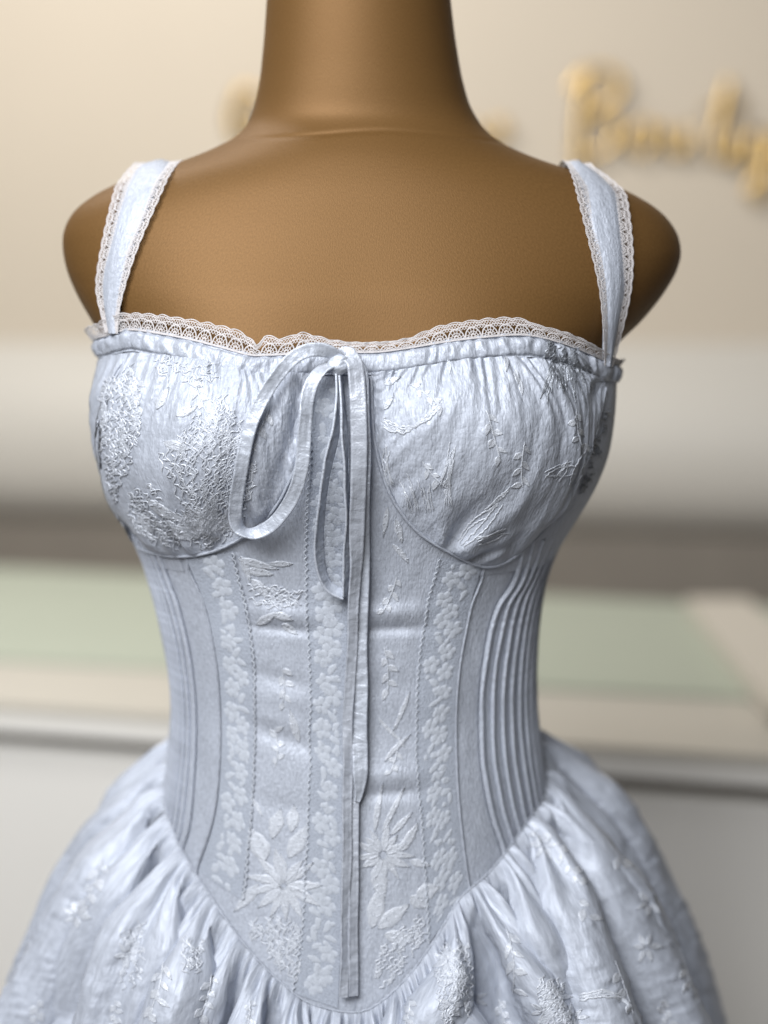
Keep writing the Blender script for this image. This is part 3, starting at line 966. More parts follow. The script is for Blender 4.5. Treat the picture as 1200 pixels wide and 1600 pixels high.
# ---- wide floral lace strips down the bodice
def lace_strip(L, Rr, rows, scal_side, seed):
    ql = tzl(L, rows); qr = tzl(Rr, rows)
    pl = catmull(L, rows); pr = catmull(Rr, rows)
    ln = np.r_[0, np.cumsum(np.linalg.norm(np.diff(S(ql[:, 0], ql[:, 1]), axis=0), axis=1))]
    wid = np.linalg.norm(S(ql[:, 0], ql[:, 1]) - S(qr[:, 0], qr[:, 1]), axis=1).mean()

    def q(s, u):
        a = np.stack([np.interp(u, ln, ql[:, j]) for j in (0, 1)], -1)
        c = np.stack([np.interp(u, ln, qr[:, j]) for j in (0, 1)], -1)
        return a * (1 - s[..., None]) + c * s[..., None]

    def pos(s, u, off):
        k = q(s, u)
        return S(k[..., 0], k[..., 1], off)
    ns = 30
    s = np.linspace(0, 1, ns)[None, :]
    uu = np.linspace(0, ln[-1], rows)[:, None]
    sB, uB = np.broadcast_arrays(s, uu)
    d = 0.0008 + 0.00012 * gnoise(sB * 5, uB * 90, seed) + 0.0 * sB
    P = pos(sB, uB, d)
    keep(P, rows, ns)
    o = mesh_obj('lace_strip', P.reshape(-1, 3), grid_faces(rows, ns)[:, ::-1], M_NET, dress, uv=np.stack([sB * wid, uB], -1).reshape(-1, 2))
    rg = np.random.default_rng(seed)
    # petals and leaves: low domed discs
    bag = Bag()

    def petal(cs, cu, ang, l, w, pw=1.0):
        m = 12
        a = np.linspace(0, 2 * np.pi, m, endpoint=False)
        jit = 1 + 0.10 * rg.standard_normal(m)
        lx = (np.cos(a) * l / 2 * jit); ly = np.sin(a) * w / 2 * jit * (1 - 0.25 * np.cos(a) * pw)
        rings = []
        for f, h in ((1.0, 0.00085), (0.90, 0.00101), (0.35, 0.00101)):
            x = lx * f * math.cos(ang) - ly * f * math.sin(ang); y = lx * f * math.sin(ang) + ly * f * math.cos(ang)
            ss = np.clip(cs + x / wid, 0.01, 0.99); u_ = np.clip(cu + y, 0, ln[-1])
            rings.append(pos(ss, u_, np.full(m, h)))
        V = np.stack(rings)
        bag.add(V, grid_faces(3, m, True)[:, ::-1], np.stack([np.tile(lx, 3), np.tile(ly, 3)], -1))
        j = np.arange(0, m, 2)
        c = V[2].mean(0)
        bag.add(np.vstack([V[2], c[None]]), np.stack([np.full(m // 2, m), (j + 2) % m, (j + 1) % m, j], -1))
    u0 = 0.006; side = 0
    while u0 < ln[-1] - 0.006:
        cs = (0.36 if side else 0.64) + rg.uniform(-.08, .08)
        kind = rg.random()
        a0 = rg.uniform(0, 6.28)
        if kind < 0.62:                                       # five-petal flower
            pr_ = rg.uniform(0.0031, 0.0037)
            for i in range(5):
                a = a0 + i * 2 * np.pi / 5
                petal(cs + pr_ * 0.95 * math.cos(a) / wid, u0 + pr_ * 0.95 * math.sin(a), a, pr_ * 1.75, pr_ * 1.45, -0.8)
        else:                                                 # pair of leaves
            petal(cs, u0 - 0.002, a0, 0.0085, 0.0042)
            petal(cs + 0.1, u0 + 0.004, a0 + 1.2, 0.0075, 0.0038)
        # small fillers on the other side
        for _ in range(1):
            petal(1 - cs + rg.uniform(-.12, .12), u0 + rg.uniform(-.005, .005), rg.uniform(0, 6.28), rg.uniform(.0035, .006), rg.uniform(.0025, .0038))
        u0 += rg.uniform(0.0062, 0.0078); side = 1 - side
    bag.build('lace_flowers', M_LFLOW, o)
    # looped border cord
    for sd in scal_side:
        bag = Bag()
        u = np.linspace(0.0, ln[-1], 1400)
        ph = u / 0.0042 * 2 * np.pi + 1.5 * gnoise(u * 120, 2.2, seed + 3)
        ss = sd + (1 if sd > .5 else -1) * (0.5 * np.abs(np.sin(ph / 2)) * 0.0030 + 0.0012 * gnoise(u * 60, .5, seed + 5)) / wid
        u2 = u
        k = q(np.clip(ss, -0.2, 1.2), u2)
        P = S(k[..., 0], k[..., 1], 0.0013); n_ = Nrm(k[..., 0], k[..., 1])
        strip_thread(bag, P, n_, 0.0009, 0.0005)
        bag.build('lace_border', M_LFLOW, o)
    return o


lace_strip([(292, 872), (322, 945), (340, 1030), (347, 1110), (346, 1200), (337, 1280), (312, 1360)],
           [(362, 862), (383, 950), (394, 1030), (397, 1110), (396, 1200), (391, 1290), (378, 1405)], 240, (1.0,), 3)
lace_strip([(482, 600), (486, 700), (482, 800), (480, 900), (484, 1000), (486, 1100), (486, 1200), (482, 1320), (474, 1450), (462, 1552)],
           [(545, 600), (546, 700), (546, 800), (544, 900), (542, 1000), (541, 1100), (540, 1200), (538, 1320), (533, 1450), (528, 1575)], 420, (0.0,), 5)
lace_strip([(688, 872), (668, 950), (657, 1030), (652, 1110), (653, 1200), (660, 1290), (667, 1380), (672, 1470)],
           [(752, 882), (733, 950), (716, 1040), (710, 1120), (712, 1220), (720, 1310), (732, 1392), (728, 1402)], 260, (0.0,), 9)

# ================================================================== skirt
VAL_PX = [(262, 1268), (274, 1302), (293, 1342), (316, 1380), (338, 1412), (362, 1447), (376, 1466), (396, 1490), (418, 1514), (440, 1535), (462, 1553), (488, 1569),
          (515, 1576), (545, 1581), (566, 1580), (586, 1571), (604, 1559), (628, 1535), (645, 1516), (666, 1485), (684, 1458), (703, 1426),
          (716, 1405), (757, 1369), (776, 1346), (800, 1315), (822, 1281), (846, 1246)]
val = [tz(a, b_)[0] for a, b_ in VAL_PX]
rg = np.random.default_rng(5)
a = val[-1]
while a < 2 * np.pi + val[0] - 0.16:
    a += rg.uniform(0.085, 0.17); val.append(a)
val = np.array(val[:-1] if val[-1] > 2 * np.pi + val[0] - 0.06 else val)
nv = len(val)
NC, NR = 264, 100
ph0 = np.linspace(val[0], val[0] + 2 * np.pi, NC, endpoint=False)
wv = np.diff(np.r_[val, val[0] + 2 * np.pi])
LEN = 0.40
tl = (np.linspace(0, 1, NR) * LEN)[:, None]             # drop measured along the cloth
PH = np.broadcast_to(ph0[None, :], (NR, NC))
# folds wander as they fall
PHw = PH + smooth(0.02, 0.3, tl) * 0.075 * gnoise(PH * 3.2, tl * 5, 101) + 0.018 * gnoise(PH * 9, tl * 16, 102) * smooth(0.01, 0.08, tl)
PHw = (PHw - val[0]) % (2 * np.pi) + val[0]
idx = np.clip(np.searchsorted(val, PHw, side='right') - 1, 0, nv - 1)
uu = (PHw - val[idx]) / wv[idx]
prim = [0, 1, 3, 5, 7, 9, 11, 13, 16, 18, 20, 22, 23, 25, 27] + list(range(29, nv - 1, 2))
pv = val[prim]; wp = np.diff(np.r_[pv, pv[0] + 2 * np.pi]); npv = len(pv)
ip = np.clip(np.searchsorted(pv, PHw, side='right') - 1, 0, npv - 1)
up = (PHw - pv[ip]) / wp[ip]
rho0 = np.interp(tl, [0, 0.08, 0.15, 0.42], [0.118, 0.155, 0.19, 0.29])
wpm = wp[ip] * rho0                                           # pleat width in metres
r1 = RNG.random(npv); r2 = RNG.random(npv)
g1 = 0.50 * smooth(0, 0.014, tl) + 0.50 * smooth(0.0, 0.05, tl)
swell = 1 + 0.55 * gnoise(ip * 7.3, tl * 13, 108)
h1 = np.minimum(1.0 * wpm, 0.030) * (0.75 + 0.5 * r1[ip]) * swell * np.clip(np.sin(np.pi * up), 0, 1)**0.85 * g1
wloc = wv[idx] * 0.125
h2 = np.minimum(0.6 * wloc, 0.008) * np.clip(np.sin(np.pi * uu), 0, 1)**0.9 * np.exp(-tl / 0.05) * smooth(-0.002, 0.010, tl)
fold = h1 + h2
lean1 = (-(0.150 + 0.05 * r2[ip]) * np.sin(2 * np.pi * up) + np.where(r1[ip] > 0.5, 0.16, -0.16) * np.sin(np.pi * up)) * np.minimum(wpm, 0.045) * g1
lean1 = lean1 - 0.12 * np.sin(2 * np.pi * uu) * wloc * np.exp(-tl / 0.05) * smooth(0, 0.01, tl)
# big slow folds and fine gathers at the seam
big = 0.011 * smooth(0.03, 0.22, tl) * (gnoise(PH * 2.6, tl * 2.2, 103) + 0.5 * gnoise(PH * 5.5, tl * 3, 104))
gath = 0.0016 * np.exp(-tl / 0.035) * smooth(0, 0.004, tl) * np.cos(2 * np.pi * (PHw * 17 + 0.8 * gnoise(PH * 20, tl * 8, 105)))
crk = 0.0004 * gnoise(PH * 45, tl * 40, 106) * smooth(0.004, 0.03, tl) + 0.0011 * gnoise(PH * 18 + tl * 40, tl * 22, 107) * smooth(0.01, 0.05, tl)
wz = waist(PH)
base = S(PH, wz, 0.0016)
out = np.stack([np.sin(PH), -np.cos(PH), np.zeros_like(PH)], -1)
rho = np.interp(tl, [0, 0.006, 0.03, 0.08, 0.15, 0.22, 0.42], [0, 0.002, 0.012, 0.035, 0.066, 0.097, 0.165])
drop = np.interp(tl, [0, 0.006, 0.03, 0.08, 0.15, 0.22, 0.42], [0, -0.001, 0.014, 0.055, 0.117, 0.180, 0.368])
frontness = smooth(0.2, 0.95, np.cos(PH))
rho = rho * (1 - 0.28 * frontness) * (1 - 0.10 * smooth(0, -0.8, np.sin(PH)))
tang = np.stack([np.cos(PH), np.sin(PH), np.zeros_like(PH)], -1)
lean = lean1
P = base + out * (rho + fold + big + gath + crk)[..., None] - np.stack([np.zeros_like(PH), np.zeros_like(PH), drop - 0.35 * fold * smooth(0.06, 0, tl)], -1) + tang * lean[..., None]


def drape(X, steps=190, its=6, gather=2.6):
    """let the gathered cloth settle: position-based cloth pinned along the waist seam, lying over a flared petticoat"""
    X = X.astype(np.float64).copy()
    pin = X[0].copy()
    seg0 = np.linalg.norm(np.roll(pin, -1, 0) - pin, axis=1).mean()
    ring = np.linspace(0, LEN, NR)
    lh = (seg0 * (1 + (gather - 1) * smooth(0.0, 0.022, ring)) * (1 + 0.35 * smooth(0.05, 0.4, ring)))[:, None]
    lv = LEN / (NR - 1)
    zg = np.linspace(0.4, 1.12, 200)
    phg = np.linspace(-np.pi, np.pi, 181)
    # petticoat: least radius for each direction and height
    wzg = waist(phg); r0 = rad(phg, wzg)
    fr = smooth(0.2, 0.95, np.cos(phg))
    pet = np.empty((181, 200))
    for k in range(181):
        dr = np.array([-0.2, 0, 0.014, 0.055, 0.117, 0.180, 0.368, 0.7]); rr = np.array([-0.01, -0.008, -0.006, 0.006, 0.030, 0.060, 0.125, 0.23]) * (1 - 0.25 * fr[k])
        pet[k] = r0[k] + np.interp(wzg[k] - zg, dr, rr)

    def solve(a, b_, rest, k, stretch_only=False):
        """a, b_: views into X"""
        d = b_ - a
        n = np.sqrt(np.einsum('ijk,ijk->ij', d, d)) + 1e-9
        c = (n - rest) / n * (0.5 * k)
        if stretch_only:
            c = np.maximum(c, 0)
        d *= c[..., None]
        a += d; b_ -= d
    lh1 = lh * (1 + 0.45 * gnoise(np.arange(NC)[None, :] * 0.08, ring[:, None] * 6, 131))      # some stretches are gathered more fully
    cur = np.linalg.norm(np.roll(X, -1, 1) - X, axis=2).mean(1)[:, None]
    Xp = X.copy()
    for st in range(steps):
        g_ = smooth(0, 0.7 * steps, st)
        lh = cur * (1 - g_) + lh1 * g_
        v = (X - Xp) * 0.80
        Xp = X.copy()
        X += v
        X[..., 2] -= 0.00022
        for _ in range(its):
            solve(X[:, 0::2], X[:, 1::2], lh[:, 0::2], 0.9)
            Y = np.roll(X, -1, axis=1)
            solve(Y[:, 0::2], Y[:, 1::2], np.roll(lh, -1, 1)[:, 0::2], 0.9)
            X = np.roll(Y, 1, axis=1)
            solve(X[0:-1:2], X[1::2], lv, 1.0)
            solve(X[1:-1:2], X[2::2], lv, 1.0)
            for o in range(4):                                    # bending along the hem direction
                Y = np.roll(X, -o, axis=1)
                solve(Y[:, 0::4], Y[:, 2::4], np.roll(lh, -o, 1)[:, 0::4] * 1.9, 0.45)
                X = np.roll(Y, o, axis=1)
            X[0] = pin
        for _ in range(1):                                    # stiffness against tight kinks
            X[1:] += 0.03 * (0.5 * (np.roll(X[1:], 1, 1) + np.roll(X[1:], -1, 1)) - X[1:])
        X[1:-1] += 0.06 * (0.5 * (X[:-2] + X[2:]) - X[1:-1])
        for o in range(4):
            m = (NR - o) // 4 * 4
            solve(X[o:o + m:4], X[o + 2:o + m:4], lv * 2, 0.35)
        X[0] = pin
        # stay outside the petticoat
        ph = np.arctan2(X[..., 0], -X[..., 1]); r = np.hypot(X[..., 0], X[..., 1])
        fi = (ph + np.pi) / (2 * np.pi) * 180; zi = np.clip((X[..., 2] - 0.4) / 0.72 * 199, 0, 198.999)
        i0 = np.clip(fi.astype(int), 0, 179); j0 = zi.astype(int); fa = fi - i0; fb = zi - j0
        rm = (pet[i0, j0] * (1 - fa) + pet[i0 + 1, j0] * fa) * (1 - fb) + (pet[i0, j0 + 1] * (1 - fa) + pet[i0 + 1, j0 + 1] * fa) * fb
        sc = np.maximum(1, rm / np.maximum(r, 1e-6))
        X[1:, :, 0] *= sc[1:]; X[1:, :, 1] *= sc[1:]
    return X


def refine(X):
    """double the grid with cubic midpoints"""
    m = (-np.roll(X, 1, 1) + 9 * X + 9 * np.roll(X, -1, 1) - np.roll(X, -2, 1)) / 16
    Y = np.empty((X.shape[0], X.shape[1] * 2, 3)); Y[:, 0::2] = X; Y[:, 1::2] = m
    A = np.concatenate([Y[:1], Y, Y[-1:]])
    m = (-A[:-3] + 9 * A[1:-2] + 9 * A[2:-1] - A[3:]) / 16
    Z_ = np.empty((Y.shape[0] * 2 - 1, Y.shape[1], 3)); Z_[0::2] = Y; Z_[1::2] = m
    return Z_


P = drape(P)
_m = sum(np.roll(P, k, 1) for k in range(-8, 9)) / 17.0
_m[..., 2] = P[..., 2]
P = P + (P - _m) * 2.0 * smooth(0.004, 0.03, tl)[..., None]   # fuller folds
for _ in range(2):
    P[2:-1] += 0.5 * (0.5 * (P[1:-2] + P[3:]) - P[2:-1])
_r = np.hypot(P[..., 0], P[..., 1])                            # the petticoat's fullness
_x = np.interp(tl, [0, 0.004, 0.02, 0.05, 0.11, 0.2, 0.4], [0, 0.003, 0.013, 0.025, 0.038, 0.052, 0.064]) / _r
P[..., 0] *= 1 + _x; P[..., 1] *= 1 + _x * (1 - 0.35 * frontness)
P = refine(refine(P))
NR2, NC2 = P.shape[:2]
_t = np.linspace(0, LEN, NR2)[:, None]; _c = (np.arange(NC2) / NC2 * 2 * np.pi)[None, :]
_n = unit(np.cross(np.roll(P, -1, 1) - np.roll(P, 1, 1), np.gradient(P, axis=0)))
_n = np.where((_n[..., 0] * P[..., 0] + _n[..., 1] * P[..., 1])[..., None] < 0, -_n, _n)
# tight puckers at the seam that melt into the folds, and sharp soft creases along them
_ph = _c * 19 + 1.1 * gnoise(_c * 9, _t * 14, 141)
_px = gnoise(np.cos(_c) * 30 + 40, np.sin(_c) * 30 + _t * 14, 142)
pk = 0.0030 * (np.abs(np.sin(np.pi * _ph))**0.7 - 0.45) * np.exp(-_t / 0.028) * smooth(0, 0.005, _t) * (1 + _px)
cr_ = gnoise(_c * 42 + 1.5 * gnoise(_c * 12, _t * 25, 143), _t * 9, 144)
pk = pk + (0.0022 * np.exp(-np.abs(cr_) / 0.05) - 0.0005) * smooth(0.006, 0.04, _t)
cr2 = gnoise(_c * 30 + 2.0 * gnoise(_c * 10, _t * 18, 146), _t * 7, 147)
pk = pk - 0.0026 * np.exp(-np.abs(cr2) / 0.045) * smooth(0.004, 0.03, _t)
pk = pk + 0.0011 * gnoise(_c * 70, _t * 20, 145) * smooth(0.003, 0.03, _t)
P = P + _n * pk[..., None]
_crest = np.abs(np.sin(np.pi * _ph))**0.7 * (0.7 + 0.9 * _px)
_lip = (_t / 0.006) * np.exp(1 - _t / 0.006)                   # little puffs that bunch up over the seam
P[..., 2] += 0.0062 * _lip * _crest
P[..., 0] += 0.0040 * _lip * _crest * np.sin(_c + val[0]); P[..., 1] -= 0.0040 * _lip * _crest * np.cos(_c + val[0])
# the cloth stays outside the form it hangs on
_th = np.arctan2(P[..., 0], -P[..., 1]); _rr = np.hypot(P[..., 0], P[..., 1])
_k = np.maximum(1, (rad(_th, np.clip(P[..., 2], 0.71, 1.6)) + 0.004 * smooth(0, 0.012, _t)) / _rr)
P[1:, :, 0] *= _k[1:]; P[1:, :, 1] *= _k[1:]
COLL.append((P.reshape(-1, 3), grid_faces(NR2, NC2, True)))
uvs = np.stack(np.broadcast_arrays((np.arange(NC2) / NC2 * 1.9)[None, :], np.linspace(0, LEN, NR2)[:, None]), -1)
skirt = mesh_obj('skirt', P.reshape(-1, 3), grid_faces(NR2, NC2, True)[:, ::-1], M_SKIRT, dress, uv=uvs.reshape(-1, 2))
b = Bag()
pw = S(ph0, waist(ph0) + 0.0006, 0.0016)
tube(b, np.vstack([pw[::2], pw[:1]]), 0.0006, 6, 1, (0, 0, 1)); b.build('waist_seam', M_SATIN, dress)

# ================================================================== embroidery laid on the finished cloth
BV = []; off_ = 0
allv = np.concatenate([c[0] for c in COLL]); fs = []
for v_, f_ in COLL:
    fs.append(f_ + off_); off_ += len(v_)
allf = np.concatenate(fs)
# only what the front shows is needed
keepf = allv[allf[:, 0], 1] < 0.03
BVH1 = BVHTree.FromPolygons(allv.tolist(), allf[keepf].tolist())


def lay(c, off=0.0003):
    """pixel polyline -> points and normals on the finished dress"""
    P = []; Nn = []
    for a, b_ in c:
        h = BVH1.ray_cast(Vector(CAM), Vector(ray(a, b_)))
        if h[0] is None:
            return None, None
        n = np.array(h[1])
        if n @ ray(a, b_) > 0:
            n = -n
        P.append(np.array(h[0]) + n * off); Nn.append(n)
    P = np.array(P); Nn = np.array(Nn)
    return P, Nn


erg = np.random.default_rng(21)


def thread(bag, pts, w=0.0012, h=0.0007, n=None, jit=0.0):
    pts = np.asarray(pts, float)
    L = np.linalg.norm(np.diff(pts, axis=0), axis=1).sum()
    n = n or max(4, int(L / 3.0))
    c = catmull(pts, n)
    if jit:
        c = c + erg.standard_normal(c.shape) * jit
    P, Nn = lay(c)
    if P is None or np.max(np.linalg.norm(np.diff(P, axis=0), axis=1)) > 0.012:
        return
    k = np.ones((3, 1)) / 3
    Ns = Nn.copy(); Ns[1:-1] = (Nn[:-2] + Nn[1:-1] + Nn[2:]) / 3
    m = len(P)
    taper = np.clip(np.minimum(np.arange(m), np.arange(m)[::-1]) / 2.0 + 0.35, 0, 1)
    strip_thread(bag, P, unit(Ns), w * taper * erg.uniform(.8, 1.2), h * taper)


def leaf(bag, x, y, ang, l, w, hatch=4, wt=0.0012):
    t = np.linspace(0, 1, 9)
    ca, sa = math.cos(ang), math.sin(ang)

    def tr(u, v):
        return np.stack([x + u * ca - v * sa, y + u * sa + v * ca], -1)
    bend = erg.uniform(-.15, .15) * l
    m = max(6, int(l / 3.5))
    t = np.linspace(0, 1, m)
    prof_w = np.sin(np.pi * t**0.8) * (1 + erg.normal(0, 0.08, m))
    cols = []
    for f, h in ((-1.0, 0.0), (-0.82, 0.0006), (-0.4, 0.0002), (0.0, 0.00045), (0.4, 0.0002), (0.82, 0.0006), (1.0, 0.0)):
        P, Nn = lay(tr(t * l, f * w / 2 * prof_w + bend * t * t), 0.0001)
        if P is None:
            return
        cols.append(P + Nn * h * (wt / 0.0012))
    V = np.stack(cols, 1)
    if np.max(np.linalg.norm(np.diff(V[:, 3], axis=0), axis=1)) > 0.010 or np.max(np.linalg.norm(np.diff(V, axis=1), axis=2)) > 0.008:
        return
    bag.add(V, grid_faces(m, 7), np.stack(np.broadcast_arrays(np.linspace(0, 1, 7)[None, :] * w * 4e-4, t[:, None] * l * 4e-4), -1))
    for i in range(hatch):
        u = (i + 1) / (hatch + 1)
        ww = w / 2 * math.sin(math.pi * u**0.8)
        for sg in (1, -1):
            thread(bag, tr(np.array([u * l, u * l + 0.12 * l]), np.array([bend * u * u, sg * ww * 0.9 + bend * u * u])), wt * 0.7, n=4, jit=0.3)


def bloom(bag, x, y, r0, r1, n, a0=0.0, span=2 * math.pi, w=9, hatch=0):
    for i in range(n):
        a = a0 + span * (i + erg.uniform(-.2, .2)) / n
        l = erg.uniform(.75, 1.1) * r1
        leaf(bag, x + r0 * math.cos(a), y + r0 * math.sin(a), a, l, w * erg.uniform(.8, 1.2), hatch)


def scribble(bag, poly, n, ang, l=(12, 30), wob=3.5, w=0.00095):
    poly = np.asarray(poly, float); lo = poly.min(0); hi = poly.max(0)

    def inside(p):
        x, y = p; r = False
        j = len(poly) - 1
        for i in range(len(poly)):
            xi, yi = poly[i]; xj, yj = poly[j]
            if (yi > y) != (yj > y) and x < (xj - xi) * (y - yi) / (yj - yi) + xi:
                r = not r
            j = i
        return r
    k = 0
    while k < n:
        p = lo + (hi - lo) * erg.random(2)
        if not inside(p):
            continue
        k += 1
        a = ang(p) if callable(ang) else ang
        a += erg.normal(0, 0.25)
        L = erg.uniform(*l); m = 6
        t = np.linspace(-.5, .5, m)
        o = wob * np.sin(t * 9 + erg.uniform(0, 6)) + erg.normal(0, .6, m)
        thread(bag, np.stack([p[0] + t * L * math.cos(a) - o * math.sin(a), p[1] + t * L * math.sin(a) + o * math.cos(a)], -1), w)


DN = math.pi / 2


def grass(bag, x, y, ang, l, n=3):
    for k in range(n):
        a = ang + erg.normal(0, 0.07); L = l * erg.uniform(.6, 1.0); o = (k - (n - 1) / 2) * 4
        b0 = erg.normal(0, 0.06) * L
        t = np.linspace(0, 1, 6)
        thread(bag, np.stack([x - o * math.sin(ang) + t * L * math.cos(a) - b0 * np.sin(np.pi * t) * math.sin(a),
                              y + o * math.cos(ang) + t * L * math.sin(a) + b0 * np.sin(np.pi * t) * math.cos(a)], -1), 0.0009, 0.0005, jit=0.6)


spray = None


def motif(fn, *a, name='embroidered_leaf', mat=None, parent=None, **k):
    bg = Bag(); fn(bg, *a, **k)
    if fn is spray and len(bg.v) > 2:                         # drop leaves that fell into another fold
        ok = [i for i in range(len(bg.v)) if min(np.min(np.linalg.norm(bg.v[i][:, None] - bg.v[j][None], axis=2)) for j in range(len(bg.v)) if j != i) < 0.002]
        nb = Bag(); st = np.r_[0, np.cumsum([len(v) for v in bg.v])]
        for i in ok:
            nb.add(bg.v[i], bg.f[i] - st[i], bg.u[i])
        bg = nb
    if bg.v:
        bg.build(name, mat or M_SILV, parent or dress)


# left cup: dense crinkled patches and the big flower at its foot
motif(scribble, [(160, 600), (205, 575), (225, 640), (205, 720), (185, 790), (160, 740)], 190, DN + 0.15, name='embroidered_patch')
motif(scribble, [(310, 640), (345, 620), (400, 690), (395, 760), (370, 830), (330, 855), (290, 850), (270, 760), (240, 720), (275, 700)], 420,
         lambda p: math.atan2(870 - p[1], 325 - p[0]), name='embroidered_patch')
motif(scribble, [(240, 560), (330, 560), (350, 590), (300, 600), (250, 585)], 26, 0.4, name='embroidered_patch')
motif(scribble, [(205, 760), (240, 760), (300, 850), (250, 855), (200, 815)], 80, 0.8, name='embroidered_patch')
motif(bloom, 318, 842, 6, 62, 11, -math.pi * 0.95, math.pi * 0.9, 13, 1, name='embroidered_flower')
for x, y, aa, l in ((245, 640, -1.2, 40), (275, 650, -0.5, 38), (255, 690, 0.4, 44), (230, 780, 0.7, 60), (215, 800, 0.9, 40)):
    motif(leaf, x, y, aa, l, 16, 2, name='embroidered_leaf')
# right cup
for k in range(5):
    motif(thread, [(598, 652 + k * 4), (630, 668 + k * 2.0), (662, 660 - k * 1.5), (688, 636 - k * 3.0)], 0.0012, jit=1.3, name='embroidered_scroll')
motif(leaf, 598, 600, -0.3, 30, 12, 2, name='embroidered_leaf'); motif(leaf, 600, 640, -1.0, 24, 10, 2, name='embroidered_leaf')
for x, y, aa, l, w in ((648, 800, -1.9, 70, 10), (672, 800, -1.75, 60, 9), (700, 790, -1.5, 80, 9), (690, 760, -1.25, 90, 8), (720, 850, -0.75, 95, 10), (745, 845, -0.3, 60, 12),
                       (760, 800, -0.8, 70, 9), (610, 760, -1.7, 70, 9)):
    motif(grass, x, y, aa, l, 4, name='embroidered_leaf')
for x, y, aa, l in ((850, 742, -0.25, 55), (868, 750, -0.9, 50), (893, 760, -1.2, 70)):
    motif(grass, x, y, aa, l, 3, name='embroidered_leaf')
for x, y in ((700, 560), (790, 555), (805, 575), (812, 592)):
    motif(leaf, x, y, 1.4, 26, 8, 0, name='embroidered_leaf')
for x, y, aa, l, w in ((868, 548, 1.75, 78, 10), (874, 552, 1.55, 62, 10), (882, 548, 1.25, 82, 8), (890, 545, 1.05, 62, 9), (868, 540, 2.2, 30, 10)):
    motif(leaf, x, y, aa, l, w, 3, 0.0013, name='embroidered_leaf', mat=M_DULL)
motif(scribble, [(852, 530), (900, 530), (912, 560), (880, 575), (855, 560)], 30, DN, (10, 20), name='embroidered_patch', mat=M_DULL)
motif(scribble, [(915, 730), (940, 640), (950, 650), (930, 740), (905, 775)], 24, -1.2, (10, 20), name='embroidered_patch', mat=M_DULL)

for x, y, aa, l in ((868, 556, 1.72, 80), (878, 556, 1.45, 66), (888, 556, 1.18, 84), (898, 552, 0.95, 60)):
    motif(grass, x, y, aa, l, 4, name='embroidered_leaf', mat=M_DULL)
# centre panel motifs
for x, y, aa, l, w in ((372, 872, 0.35, 66, 12), (376, 868, 1.1, 44, 12), (384, 890, 0.15, 44, 14), (392, 905, 0.7, 40, 14), (420, 880, 0.1, 38, 10),
                       (468, 1160, -1.9, 55, 13), (410, 1275, -2.0, 36, 7), (400, 975, -0.4, 40, 14), (425, 960, 0.1, 34, 14), (440, 975, 0.5, 30, 12),
                       (612, 850, 0.7, 40, 10), (618, 810, 1.3, 40, 12), (606, 790, 1.7, 50, 9)):
    motif(leaf, x, y, aa, l, w, 3, name='embroidered_leaf')
motif(scribble, [(395, 915), (470, 920), (470, 950), (400, 950)], 34, 0.1, (14, 28), name='embroidered_patch')
motif(bloom, 443, 1382, 5, 58, 13, 0, 2 * math.pi, 15, 1, name='embroidered_flower')
motif(bloom, 443, 1384, 3, 30, 7, 0.3, 2 * math.pi, 9, name='embroidered_flower')
for x, y, aa, l, w in ((450, 1340, -1.0, 62, 26), (415, 1345, -1.9, 58, 30), (425, 1310, -1.3, 50, 24), (405, 1380, 2.2, 60, 18), (455, 1300, -1.4, 44, 20)):
    motif(leaf, x, y, aa, l, w, 4, name='embroidered_leaf')
motif(scribble, [(400, 1440), (470, 1440), (465, 1530), (430, 1500), (385, 1450)], 80, DN - 0.1, (16, 34), name='embroidered_patch')
motif(scribble, [(580, 1520), (600, 1470), (655, 1430), (670, 1450), (640, 1500), (600, 1545)], 70, DN + 0.3, (12, 26), name='embroidered_patch')
motif(bloom, 598, 1335, 5, 44, 13, 0, 2 * math.pi, 13, 1, name='embroidered_flower')
for x, y, aa, l, w in ((585, 1300, -1.45, 80, 10), (597, 1300, -1.1, 80, 10), (610, 1305, -0.8, 50, 10), (590, 1350, 1.5, 60, 26), (580, 1450, -1.3, 70, 28), (590, 1450, -0.6, 62, 26),
                       (600, 1460, 0.2, 50, 24), (650, 1400, -0.4, 40, 26), (625, 1330, -0.9, 52, 16), (640, 1345, 0.3, 34, 14), (640, 1400, 0.6, 36, 24),
                       (600, 1190, -0.9, 60, 8), (590, 1120, 0.9, 60, 7), (640, 1080, 1.9, 70, 7)):
    motif(leaf, x, y, aa, l, w, 3, 0.0011, name='embroidered_leaf')

def spray(bag, x, y, ang, l, n=7, wl=13):
    t = np.linspace(0, 1, 9)
    bend = erg.uniform(-.3, .3) * l
    sx_ = x + t * l * math.cos(ang) - bend * t * t * math.sin(ang); sy_ = y + t * l * math.sin(ang) + bend * t * t * math.cos(ang)
    thread(bag, np.stack([sx_, sy_], -1), 0.0009, 0.0005, jit=0.4)
    for i in range(n):
        u = (i + 0.6) / n
        px_ = np.interp(u, t, sx_); py_ = np.interp(u, t, sy_)
        leaf(bag, px_, py_, ang + (0.8 if i % 2 else -0.8) + erg.normal(0, .15), erg.uniform(.7, 1.2) * l * 0.26, wl * erg.uniform(.7, 1.1), 0, 0.0008)


